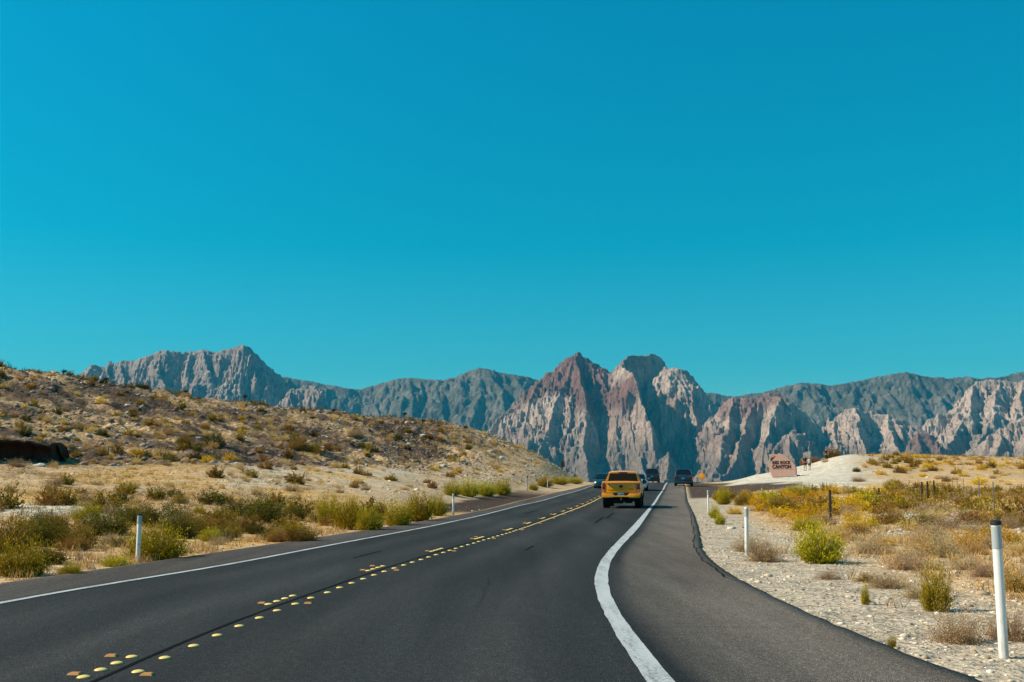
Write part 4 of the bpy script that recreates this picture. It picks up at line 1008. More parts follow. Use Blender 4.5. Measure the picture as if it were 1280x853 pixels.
# ------------------------------------------------------------------ yuccas on the hill crest
def yucca(h, seed, label, px, py, Y):
    X, Yh, Z = hit_or(px, py, Y); e = empty('yucca', (X, Yh, Z - .03)); tag(e, label, 'yucca')
    b = MB(); b.tube((0, 0, 0), (.02, .01, h * .62), .09, .065, 8); b.tube((.02, .01, h * .4), (.22, .05, h * .66), .05, .04, 6); b.build('trunk', SM, e)
    q = np.random.default_rng(seed)
    VV = []; n = 130
    for cx, cz, r in ((.02, h * .66, .34), (.24, h * .68, .24)):
        d = q.normal(0, 1, (n, 3)); d[:, 2] = np.abs(d[:, 2]) * .9 - .25; d /= np.linalg.norm(d, axis=1)[:, None]
        b0 = np.array([cx, 0, cz]) + d * .03; t = b0 + d * r * (.8 + .4 * q.random(n))[:, None]; s_ = np.cross(d, [0.1, .2, 1.]); s_ = s_ / np.linalg.norm(s_, axis=1)[:, None] * .016
        VV.append(np.stack([b0 - s_, b0 + s_, t + s_ * .1, t - s_ * .1], 1).reshape(-1, 3))
    V = np.concatenate(VV); me = np_mesh('leaves', V, np.arange(len(V)).reshape(-1, 4), {'along': np.full(len(V), .3)}); link('leaves', me, LM['dark'], e)
for i, (px, py, h, lab) in enumerate([(231, 491, 1.0, 'small dark yucca on the crest left of the peaked cliff'), (305, 500, .95, 'squat dark yucca on the crest below the cliff shadow'), (416, 515, .75, 'small yucca on the crest before the pale knob'), (505, 521, 1.1, 'lone upright yucca on the crest in front of the far ridge'), (528, 529, .95, 'yucca just right of the lone upright one'), (581, 536, .75, 'last small yucca on the crest toward the right'), (131, 478, .85, 'yucca on the crest below the left cliff edge'), (79, 466, .6, 'tiny yucca on the crest at far left')]):
    yucca(h * .95, i, lab, px, py + 3, 115 + i)
# ------------------------------------------------------------------ marker posts
WM = simple('white_plastic', (.72, .72, .70), .45, var=.06)
_nt = WM.node_tree; _n = N(_nt); _b = [q for q in _nt.nodes if q.type == 'BSDF_PRINCIPLED'][0]; _c = _b.inputs['Base Color'].links[0].from_socket
_z = _n.node('ShaderNodeSeparateXYZ'); _n.put(_z.inputs[0], _n.obj())
_d = _n.math('ADD', _n.math('MULTIPLY', _n.noise(_n.scalev(_n.obj(), (30, 30, 6)), 1, 5, .7), 1.0), _n.math('MULTIPLY', _z.outputs[2], -.55))
_n.put(_b.inputs['Base Color'], _n.mix(_n.ramp(_d, [(.38, 0.), (.62, .75)]), _c, (.36, .27, .18))); GM = simple('grey_reflective_band', (.38, .42, .44), .35, var=.08); BM_ = simple('black_rubber', (.015, .014, .014), .7)
ROADMAT = None
def heading(Y, f=CR):
    return -math.atan2(float(f(Y + 3) - f(Y - 3)), 6)
def marker(px, pb, pt, label, cap=True, lean=0.0):
    x, y, z = hit_or(px, pb, 50); h = (pb - pt) / F * y * 1.0; w_ = .041
    e = empty('marker_post', (x, y, z), 0); tag(e, label, 'marker post', 'white marker posts along the road'); e.rotation_euler = (0, lean, 0)
    b = MB(); b.lathe([(w_ * 1.02, -.25), (w_, 0), (w_ * .98, h * .985), (w_ * .9, h)], 20); b.build('post', WM, e)
    b = MB(); b.lathe([(w_ + .002, h * .80), (w_ + .002, h * .965)], 20); b.build('reflective_band', GM, e)
    if cap:
        w2 = w_; b = MB(); b.lathe([(w_ + .004, h * .975), (w_ + .005, h * .985), (w_ + .004, h * 1.006), (w_ * .6, h * 1.014)], 20); b.build('cap', BM_, e)
marker(1255, 823, 660, 'near white marker post with a black cap at the right edge of the photo', True, 0)
marker(933.5, 695, 636, 'white marker post beside a round dry bush, middle one right of the road', False, R(1.2))
marker(885.5, 641, 614, 'farthest white marker post right of the road, by a bright green bush', False)
marker(172, 704, 645, 'near white marker post in front of the large bright bush left of the road', True)
marker(566.5, 645, 618, 'second white marker post left of the road at the end of the bright clump', False)
marker(684.5, 610, 599, 'tiny far white marker post left of the road', False)

# ------------------------------------------------------------------ raised pavement markers
YM = simple('yellow_ceramic', (.80, .56, .16), .35, var=.08); OM = simple('amber_reflector', (.46, .20, .035), .5, var=.25)
b = MB(); b.lathe([(.052, 0), (.048, .007), (.038, .013), (.021, .017), (.004, .0185)], 20); DOME = b.mesh('dome'); DOME.materials.append(YM)
for p_ in DOME.polygons: p_.use_smooth = True
b = MB(); b.box((0, 0, .009), (.10, .075, .017), taper=.72, bevel=.002); REF = b.mesh('reflector'); REF.materials.append(OM)
ORD = ['nearest', 'second', 'third', 'fourth', 'fifth', 'sixth', 'seventh', 'eighth', 'ninth', 'tenth', 'eleventh', 'twelfth']
def dot(me, nm, x, y, label, cat, group):
    o = bpy.data.objects.new(nm, me); COL.objects.link(o); o.location = (x, y, float(zr(y)) + .031); o.rotation_euler = (math.atan(float(zr(y + .5) - zr(y - .5))), 0, heading(y)); tag(o, label, cat, group)
gg = np.random.default_rng(3)
y = 8.28; i = 0
while y < 92:
    lab = '%s round yellow dot of the unbroken right-hand row along the centre' % ORD[i] if i < 12 else 'round yellow dot far up the unbroken right-hand row, beyond the first twelve'
    dot(DOME, 'round_road_marker', float(CR(y)) + gg.normal(0, .006), y, lab, 'road marker', 'round yellow dots of the right-hand row'); i += 1; y += .63
y = 8.06; i = 0
while y < 92:
    for k in range(4):
        lab = ('%s yellow dot of the nearest short group in the broken left-hand row' % ORD[k] if i == 0 else '%s yellow dot of the second short group in the broken left-hand row' % ORD[k]) if i < 2 else 'round yellow dot in a farther short group of the broken left-hand row'
        yy = y + k * .30; dot(DOME, 'round_road_marker', float(CR(yy)) - .31, yy, lab, 'road marker', 'round yellow dots of the left-hand row')
    nm = ['nearest', 'second'][i] if i < 2 else None
    for q_, (dx, dy) in enumerate([(-.43, .12), (-.50, .95), (.13, .10)]):
        side = ['left of the first yellow dots', 'left of the last yellow dots', 'right of the unbroken row'][q_]
        lab = 'flat amber reflector %s at the %s short group' % (side, nm) if nm else 'flat amber reflector %s at a farther short group' % side
        if q_ == 1 and i % 2: continue
        dot(REF, 'square_road_reflector', float(CR(y + dy)) + dx + (0 if q_ == 2 else 0), y + dy, lab, 'road reflector', 'amber reflectors beside the centre dots')
    i += 1; y += 4.6

# ------------------------------------------------------------------ vehicles
def paintm(name, col, rough=.3, metal=.0, coat=.35): return simple(name, col, rough, metal, var=.06, scale=.6, coat=coat)
GLASS = simple('dark_car_glass', (.008, .009, .010), .08, var=0, spec=.6); TYRE = simple('tyre_rubber', (.012, .011, .011), .85); RIM = simple('alloy_rim', (.30, .30, .31), .3, .8)
CHR = simple('chrome', (.5, .5, .5), .15, 1.0); RED = simple('red_lamp_lens', (.16, .006, .008), .25, coat=.6); BLK = simple('black_plastic', (.012, .012, .013), .6); UND = simple('underbody', (.006, .006, .006), .9)
PLT = simple('pale_blue_plate', (.16, .42, .55), .4); LAMP = simple('clear_headlamp', (.7, .72, .72), .15); LIT = simple('lit_headlamp', (.9, .9, .85), .2, emit=((1, .97, .88), 2.2)); SKIN = simple('skin', (.42, .24, .16), .55); PLR = simple('plate_print', (.03, .06, .16), .5)
def loft(stations, mat, name, parent, close=True):
    """station: (y, zbot, zbelt, ztop, wbot, wbelt, wtop)"""
    V = []; Q = []
    for (y, zb, zl, zt, wb, wl, wt) in stations:
        gh = zt - zl
        half = [(wb * .55, zb - .0), (wb - .04, zb), (wb + .0, zb + .07), (wl, zb + (zl - zb) * .38), (wl + .012, zb + (zl - zb) * .68), (wl - .006, zl - .07), (wl - .05, zl), (wt + (wl - .05 - wt) * .5, zl + gh * .5), (wt + .02, zt - min(.07, gh * .4)), (wt - .10, zt - .01), (wt * .4, zt + .012)]
        V += [(x, y, z) for x, z in half] + [(-x, y, z) for x, z in half[::-1]]
    n = 22; ns = len(stations)
    for i in range(ns - 1):
        for k in range(n): Q.append((i * n + k, i * n + (k + 1) % n, (i + 1) * n + (k + 1) % n, (i + 1) * n + k))
    b = MB(); b.add(V, Q + [tuple(range(n))[::-1], tuple(range((ns - 1) * n, ns * n))]); return b.build(name, mat, parent, smooth=38)
def quad_slab(pts, t, mat, name, parent, sub=None):
    """thin closed panel through 4+ coplanar-ish points, thickness t outward along normal"""
    P_ = [Vector(p) for p in pts]; nrm = (P_[1] - P_[0]).cross(P_[2] - P_[0]).normalized(); n = len(P_)
    V = [tuple(p - nrm * .02) for p in P_] + [tuple(p + nrm * t) for p in P_]
    b = MB(); b.add(V, [tuple(range(n))[::-1], tuple(range(n, 2 * n))] + [(i, (i + 1) % n, n + (i + 1) % n, n + i) for i in range(n)]); return b.build(name, mat, parent, smooth=False)
def wheel(parent, x, y, r, w_, mat=TYRE, rim=RIM):
    s = 1 if x > 0 else -1; M = Matrix.Translation((x, y, r)) @ Matrix.Rotation(math.pi / 2 * s, 4, 'Y')
    e = empty('wheel', (0, 0, 0)); e.parent = parent
    b = MB(); b.lathe([(r * .62, -w_ / 2), (r * .9, -w_ / 2), (r, -w_ * .33), (r, w_ * .33), (r * .9, w_ / 2), (r * .62, w_ / 2 - .01)], 28, M); b.build('tyre', mat, e)
    b = MB(); b.lathe([(r * .60, -w_ * .3), (r * .62, w_ * .42), (r * .55, w_ * .44), (r * .5, w_ * .25), (r * .12, w_ * .28), (r * .1, w_ * .40)], 20, M)
    for k in range(5):
        b.box((x + s * w_ * .32, y + math.cos(k * 1.2566) * r * .3, r + math.sin(k * 1.2566) * r * .3), (.03, .07, r * .52), Matrix.Rotation(-(k * 1.2566 - math.pi / 2), 4, 'X'))
    b.build('rim', rim, e)
def mirror(parent, x, y, z, mat, sz=(.12, .10, .16)):
    s = 1 if x > 0 else -1; b = MB(); b.box((x + s * .10, y, z), sz, bevel=.03); b.tube((x - s * .06, y + .02, z - .05), (x + s * .06, y, z - .03), .02, .02, 8); b.build('mirror', mat, parent)
def plate(parent, y, z, x=0, rear=True, w_=.31, h=.155):
    b = MB(); b.box((x, y, z), (w_, .012, h), bevel=.003); p = b.build('licence_plate', PLT, parent)
    s = -1 if rear else 1
    b = MB()
    for k in range(6): b.box((x - .11 + k * .043, y + s * .0075, z), (.026, .003, .07))
    b.build('plate_print', PLR, p)

def pickup(label, loc, rz):
    e = empty('pickup_truck', loc, rz); tag(e, label, 'pickup truck'); Yl = paintm('yellow_car_paint', (.86, .335, .008), .28)
    B = 1.02
    # lower body: bed box then cab and bonnet
    loft([(.02, .62, 1.34, 1.37, .92, .985, .95), (.10, .56, 1.37, 1.39, .95, 1.0, .96), (1.0, .50, 1.37, 1.39, .95, 1.01, .96), (2.02, .48, 1.38, 1.40, .95, 1.0, .96)], Yl, 'bed', e)
    # bed opening
    b = MB(); b.box((0, 1.05, 1.405), (1.62, 1.75, .03)); b.build('bed_cover', BLK, e)
    loft([(2.05, .48, 1.36, 1.42, .94, 1.0, .93), (2.07, .48, 1.36, 1.89, .94, 1.0, .74), (2.45, .46, 1.35, 1.95, .95, 1.0, .75), (3.4, .46, 1.33, 1.95, .95, 1.0, .72), (4.0, .46, 1.28, 1.80, .95, 1.0, .70), (4.45, .46, 1.26, 1.32, .95, 1.0, .80), (5.4, .46, 1.20, 1.26, .95, .99, .78), (5.75, .50, 1.02, 1.08, .90, .95, .72)], Yl, 'cab', e)
    # rear window with body-coloured surround
    quad_slab([(-.80, 2.03, 1.405), (.80, 2.03, 1.405), (.70, 2.038, 1.815), (-.70, 2.038, 1.815)], .012, GLASS, 'rear_window', e)
    b = MB(); b.box((0, 2.07, 1.858), (.46, .05, .055), bevel=.012); b.build('high_brake_lamp', RED, e)
    b = MB(); b.tube((-.52, 2.6, 1.95), (-.52, 2.6, 1.99), .012, .01, 6); b.build('aerial', BLK, e)
    for s in (-1, 1):
        quad_slab([(s * .955, 2.35, 1.42), (s * .955, 3.95, 1.36), (s * .775, 3.5, 1.83), (s * .775, 2.4, 1.84)][::s], .012, GLASS, 'side_window', e)
    quad_slab([(.80, 4.42, 1.33), (-.80, 4.42, 1.33), (-.66, 4.0, 1.80), (.66, 4.0, 1.80)], .012, GLASS, 'windscreen', e)
    # tailgate
    b = MB(); b.box((0, .0, 1.06), (1.50, .07, .54), bevel=.018); tg = b.build('tailgate', Yl, e)
    b = MB(); b.box((0, -.045, 1.31), (1.56, .12, .05), Matrix.Rotation(R(-8), 4, 'X'), bevel=.018); b.build('spoiler_lip', Yl, tg)
    b = MB(); b.box((0, -.036, .945), (1.34, .014, .012)); b.box((0, -.037, .80), (1.5, .012, .014)); b.build('crease', BLK, tg)
    b = MB()
    pr_ = [(0, -.11), (.035, -.085), (.05, -.02), (.085, -.05), (.10, .01), (.075, .06), (.035, .075), (0, .06), (-.035, .075), (-.075, .06), (-.10, .01), (-.085, -.05), (-.05, -.02), (-.035, -.085)]
    b.prism(pr_, .03, Matrix.Translation((0, -.045, 1.13)), .004); b.build('emblem', BLK, tg)
    b = MB(); b.box((-.60, -.042, 1.19), (.045, .014, .09)); b.build('badge', BLK, tg); b = MB(); b.box((-.555, -.042, 1.20), (.05, .014, .065), bevel=.004); b.build('badge', WM, tg)
    b = MB()
    for k in range(4): b.box((.44 + k * .055, -.04, 1.00), (.042, .012, .03))
    b.build('lettering', BLK, tg)
    for s in (-1, 1):
        b = MB(); b.box((s * .90, .03, 1.08), (.155, .12, .44), bevel=.022); tl = b.build('tail_lamp', RED, e)
        b = MB(); b.box((s * .90, -.034, .92), (.10, .012, .075), bevel=.004); b.build('reversing_lens', simple('reversing_lens', (.5, .3, .28), .2), tl)
    # bumper with plate recess
    b = MB()
    out = [(-1.0, .77), (-1.0, .60), (-.93, .54), (-.42, .545), (-.36, .58), (.36, .58), (.42, .545), (.93, .54), (1.0, .60), (1.0, .77), (.42, .77), (.33, .655), (-.33, .655), (-.42, .77)]
    b.prism(out, .20, Matrix.Translation((0, -.10, 0)), .02); bp = b.build('rear_bumper', Yl, e)
    b = MB(); b.box((0, -.06, .72), (.82, .16, .13)); b.build('bumper_recess', BLK, bp)
    plate(e, -.155, .71, 0, True, .31, .15)
    for s in (-1, 1):
        b = MB(); b.lathe([(.045, -.12), (.05, .06), (.04, .065)], 14, Matrix.Translation((s * .62, -.16, .575)) @ Matrix.Rotation(math.pi / 2, 4, 'X')); b.build('exhaust_tip', CHR, e)
    b = MB(); b.box((0, .55, .44), (1.3, .9, .16)); b.box((0, .12, .36), (.9, .25, .10)); b.box((0, 3.0, .42), (1.5, 3.5, .2)); b.box((.35, 1.0, .34), (.35, .8, .18), bevel=.04); b.box((-.2, 1.1, .30), (.5, .18, .14), bevel=.03); b.build('chassis', UND, e)
    b = MB(); b.box((0, -.08, .47), (.07, .28, .06)); b.lathe([(.012, 0), (.014, .03), (.026, .045), (.026, .07), (.01, .085)], 10, Matrix.Translation((0, -.2, .47))); b.build('tow_hitch', CHR, e)
    for s in (-1, 1):
        for yw in (1.15, 4.75):
            wheel(e, s * .845, yw, .41, .31)
            b = MB(); n_ = 14; pts = [(math.cos(a) * .50, math.sin(a) * .50) for a in np.linspace(.15, math.pi - .15, n_)] + [(math.cos(a) * .43, math.sin(a) * .43) for a in np.linspace(math.pi - .15, .15, n_)]
            b.prism(pts, .09, Matrix.Translation((s * .975, yw, .43)) @ Matrix.Rotation(math.pi / 2, 4, 'Z')); b.build('wheel_arch', UND, e)
            b = MB(); b.lathe([(.46, -.17), (.46, .17)], 20, Matrix.Translation((s * .83, yw, .46)) @ Matrix.Rotation(math.pi / 2, 4, 'Y')); b.build('wheel_housing', UND, e)
        mirror(e, s * .96, 4.05, 1.38, BLK, (.14, .12, .24))
        b = MB(); b.box((s * 1.0, 2.95, 1.12), (.03, .16, .035), bevel=.01); b.build('door_handle', Yl, e)
    for s in (-1, 1):
        b = MB(); b.box((s * .74, 5.72, .93), (.30, .12, .2), bevel=.03); b.build('headlamp', LAMP, e)
    b = MB(); b.box((0, 5.76, .92), (1.1, .08, .26), bevel=.02); b.build('grille', BLK, e)
    return e
def car(name, label, cat, loc, rz, L, W_, H, paint_, suv, hood=.30, belt=None, lit=False, flipy=False, roofrack=False, glass=GLASS):
    """rear at y=0, front at y=L"""
    e = empty(name, loc, rz); tag(e, label, cat); h2 = W_ / 2; belt = belt or (H * .60 if suv else H * .62)
    gc = .26 if suv else .18; yb = .22 if suv else .75; yf = L * (1 - hood); wt = h2 * (.78 if suv else .70); r = .36 if suv else .32
    hb = belt + (.02 if suv else .0)
    st = [(.03, gc + .18, belt - .22, belt - .18, h2 - .12, h2 - .07, h2 - .12), (.10, gc + .06, belt - .03, belt + .01, h2 - .06, h2 - .02, h2 - .12)]
    if suv: st += [(.22, gc, belt, belt + .12, h2 - .05, h2, h2 - .12), (.42, gc, belt, H - .05, h2 - .05, h2, wt), (.7, gc, belt, H, h2 - .05, h2, wt + .01)]
    else: st += [(.7, gc, belt + .01, belt + .03, h2 - .05, h2, h2 - .16), (1.35, gc, belt, H - .06, h2 - .05, h2, wt - .03), (1.7, gc, belt, H, h2 - .05, h2, wt)]
    st += [(yf - 1.2, gc, belt - .01, H, h2 - .05, h2, wt), (yf - .75, gc, belt - .02, H - .06, h2 - .05, h2, wt - .02), (yf, gc, belt - .04, belt, h2 - .05, h2, h2 - .16), (L - .45, gc, belt - .14, belt - .10, h2 - .05, h2 - .02, h2 - .2), (L - .10, gc + .03, belt - .26, belt - .22, h2 - .10, h2 - .10, h2 - .3), (L, gc + .12, belt - .36, belt - .33, h2 - .2, h2 - .2, h2 - .4)]
    loft(st, paint_, 'body', e)
    # glass
    if suv: a0, z0, a1, z1 = .215, belt + .06, .40, H - .12
    else: a0, z0, a1, z1 = .74, belt + .05, 1.30, H - .10
    quad_slab([(-(h2 - .17), a0 - .01, z0), (h2 - .17, a0 - .01, z0), (wt - .10, a1 - .02, z1), (-(wt - .10), a1 - .02, z1)], .02, glass, 'rear_window', e)
    quad_slab([(h2 - .16, yf + .0, belt + .03), (-(h2 - .16), yf + .0, belt + .03), (-(wt - .07), yf - .70, H - .10), (wt - .07, yf - .70, H - .10)], .03, glass, 'windscreen', e)
    for s in (-1, 1):
        y0 = .6 if suv else 1.15
        quad_slab([(s * (h2 - .045), y0, belt + .03), (s * (h2 - .045), yf - .35, belt + .01), (s * (wt + .02), yf - .85, H - .10), (s * (wt + .02), y0 + (.1 if suv else .45), H - .11)][::s], .014, glass, 'side_window', e)
        for yw in (L * .19, L * .80):
            wheel(e, s * (h2 - .12), yw, r, .23)
            b = MB(); b.lathe([(r + .06, -.13), (r + .06, .125)], 20, Matrix.Translation((s * (h2 - .12), yw, r + .04)) @ Matrix.Rotation(math.pi / 2, 4, 'Y')); b.build('wheel_housing', UND, e)
        mirror(e, s * (h2 - .02), yf - .35, belt + .08, paint_, (.17, .10, .13))
        b = MB(); b.box((s * (h2 - .20), .05, belt - .20 if not suv else belt - .12), (.26, .10, .16 if not suv else .30), bevel=.03); b.build('tail_lamp', RED, e)
        b = MB(); b.box((s * (h2 - .30), L - .12, belt - .34), (.36, .14, .14), bevel=.04); b.build('headlamp', LIT if lit else LAMP, e)
    b = MB(); b.box((0, .05, gc + .14), (W_ - .16, .22, .24), bevel=.05); b.build('rear_bumper', paint_ if not suv else paint_, e)
    b = MB(); b.box((0, L - .05, gc + .12), (W_ - .3, .2, .24), bevel=.05); b.build('front_bumper', paint_, e)
    b = MB(); b.box((0, L - .02, gc + .30), (W_ * .5, .10, .15), bevel=.02); b.build('grille', BLK, e)
    b = MB(); b.box((0, L / 2, gc + .02), (W_ - .25, L - .5, .12)); b.box((0, .2, gc + .05), (W_ * .6, .3, .12)); b.build('underbody', UND, e)
    plate(e, -.005 if not suv else .02, belt - .28, 0, True); plate(e, L + .055, gc + .12, 0, False)
    if roofrack:
        for s in (-1, 1):
            b = MB(); b.tube((s * (wt - .08), .8, H + .06), (s * (wt - .08), yf - 1.3, H + .06), .02, .02, 8)
            for yy in (.85, (yf - .5) / 2, yf - 1.35): b.tube((s * (wt - .08), yy, H - .02), (s * (wt - .08), yy, H + .06), .018, .018, 6)
            b.build('roof_rail', BLK, e)
    if suv:
        b = MB(); b.box((0, .44, H - .015), (W_ * .6, .16, .035), bevel=.012); b.build('roof_spoiler', paint_, e)
    return e
def vloc(px, Y):
    X = at(px, 605, Y)[0]; return (X, Y, float(zr(Y)) + .032)
hd = -math.atan(.154)
def seat(e, Y, L):
    return e
pt_ = pickup('bright yellow pickup truck seen from behind, nearest vehicle in the right lane', vloc(776.3, 54.6), hd); pt_.rotation_euler.x = 0
car('silver_car', 'silver hatchback mostly hidden behind the right side of the yellow pickup', 'car', vloc(796.5, 96), hd, 4.4, 1.82, 1.58, paintm('silver_car_paint', (.42, .52, .55), .3, .3), True, hood=.24, belt=.98)
car('black_van', 'black high-roofed vehicle ahead of the silver car at the crest in the right lane', 'car', vloc(815.3, 144), hd, 4.9, 2.0, 1.92, paintm('black_car_paint', (.012, .013, .015), .3), True, hood=.2, belt=1.12)
car('dark_suv', 'dark blue sport utility vehicle on the right shoulder lane at the crest', 'car', vloc(854.2, 112), hd - .03, 4.7, 1.94, 1.76, paintm('dark_blue_car_paint', (.014, .03, .05), .28), True, hood=.25, belt=1.08, roofrack=True)
c5 = car('blue_car', 'teal-blue oncoming car with shining headlamps left of the yellow pickup', 'car', (0, 0, 0), 0, 4.5, 1.8, 1.5, paintm('teal_car_paint', (.008, .045, .062), .28, .2), False, hood=.28, lit=True)
l5 = vloc(752.0, 104); c5.rotation_euler = (0, 0, hd + math.pi + .02); c5.location = (l5[0] + .7, l5[1] + 4.5, l5[2] + .05)
for e_ in [o for o in bpy.data.objects if o.parent is None and o.get('category') in ('car',)]:
    Yv = e_.location.y; sgn = 1 if abs(e_.rotation_euler.z) < 1 else -1
    e_.rotation_mode = 'XYZ'; e_.rotation_euler.x = sgn * math.atan(float(zr(Yv + 5) - zr(Yv)) / 5)

# ------------------------------------------------------------------ stone sign
SS = rockm('red_sandstone', (.50, .30, .24), (.50, .30, .24), (.50, .30, .24)); LETT = simple('black_letters', (.008, .006, .005), .9, spec=.1)
sx0, sy0 = 115.0, 0
def zc(x, y): return ((x - 470) * .0090, (440 - y) * .0090)
bx_, by_, bz_ = at(930 + 470 / 9.846, 594.5, 113.5); bz_ = float(gz(bx_, by_)[0])
sg = empty('stone_sign', (bx_, by_, bz_ - .02), R(-24)); tag(sg, 'big reddish sandstone slab lettered RED ROCK CANYON on the pale mound', 'sign')
def slab(pts, t, name, parent, M, seed):
    b = bmesh.new(); n = len(pts); dens_ = []
    for i in range(n):
        p, q = pts[i], pts[(i + 1) % n]; k = max(2, int(math.dist(p, q) / .22))
        for j in range(k): dens_.append((p[0] + (q[0] - p[0]) * j / k, p[1] + (q[1] - p[1]) * j / k))
    rn = random.Random(seed); ring = [(x + rn.uniform(-.02, .02), z + rn.uniform(-.02, .02)) for x, z in dens_]; m_ = len(ring)
    cx = sum(p[0] for p in ring) / m_; cz = sum(p[1] for p in ring) / m_
    L_ = []
    for (y, k) in ((-t / 2, .985), (-t / 2 + .05, 1.0), (0, 1.01), (t / 2 - .07, .99), (t / 2, .94)):
        L_.append([b.verts.new((cx + (x - cx) * k + (0 if k < .99 else rn.uniform(-.012, .012)), y, cz + (z - cz) * k)) for x, z in ring])
    for A, B_ in zip(L_[:-1], L_[1:]):
        for i in range(m_): b.faces.new((A[i], A[(i + 1) % m_], B_[(i + 1) % m_], B_[i]))
    b.faces.new(L_[0][::-1]); b.faces.new(L_[-1]); bmesh.ops.recalc_face_normals(b, faces=b.faces)
    me = bpy.data.meshes.new(name); b.to_mesh(me); b.free(); me.transform(M); return link(name, me, SS, parent, smooth=25)
fr = slab([zc(*p) for p in [(365, 442), (330, 362), (312, 305), (345, 262), (398, 200), (440, 148), (520, 182), (600, 248), (632, 292), (642, 345), (640, 414)]], .75, 'stone_slab', sg, Matrix.Identity(4), 4)
bk = slab([zc(*p) for p in [(335, 440), (318, 330), (318, 235), (285, 165), (345, 162), (400, 166), (420, 240), (400, 440)]], .6, 'rear_slab', sg, Matrix.Translation((.25, .45, 0)), 6)
b = MB(); b.prism([zc(*p) for p in [(335, 205), (362, 200), (392, 185), (378, 225), (352, 255), (336, 266)]], .3, Matrix.Translation((.06, .05, 0)), .02); b.build('crevice_shade', simple('dark_crevice_shade', (.035, .018, .014), .95), sg)  # added dark wedge: shade of the gap between the slabs, as colour
b = MB(); b.box((*[(zc(655, 400)[0])], .3, .10), (.30, .3, .35), bevel=.04); b.build('side_stone', simple('dark_side_stone', (.05, .03, .025), .9), sg)
def text(body, cx, cz_, width, h_, y, parent, mat):
    cu = bpy.data.curves.new('t', 'FONT'); cu.body = body; cu.align_x = 'CENTER'; cu.size = 1; cu.extrude = .02; cu.offset = .03; cu.space_character = 1.1
    o = bpy.data.objects.new('t', cu); COL.objects.link(o); bpy.context.view_layer.update()
    me = bpy.data.meshes.new_from_object(o.evaluated_get(bpy.context.evaluated_depsgraph_get())); bpy.data.objects.remove(o)
    co = np.array([v.co[:] for v in me.vertices]); w0 = co[:, 0].max() - co[:, 0].min(); h0 = co[:, 1].max() - co[:, 1].min(); mx_, my_ = (co[:, 0].max() + co[:, 0].min()) / 2, (co[:, 1].max() + co[:, 1].min()) / 2
    for v in me.vertices:
        x_, y_, z_ = v.co; v.co = (cx + (x_ - mx_) * width / w0, y - z_, cz_ + (y_ - my_) * h_ / h0)
    me.materials.clear(); link('lettering', me, mat, parent, smooth=False)
text('RED ROCK', *zc(474, 262), 1.92, .34, -.385, sg, LETT); text('CANYON', *zc(474, 312), 1.96, .42, -.385, sg, LETT)
b = MB(); b.box((zc(490, 346)[0], -.375, zc(490, 346)[1]), (2.4, .012, .025)); b.build('groove', simple('groove_shadow_stone', (.26, .15, .12), .9), sg)

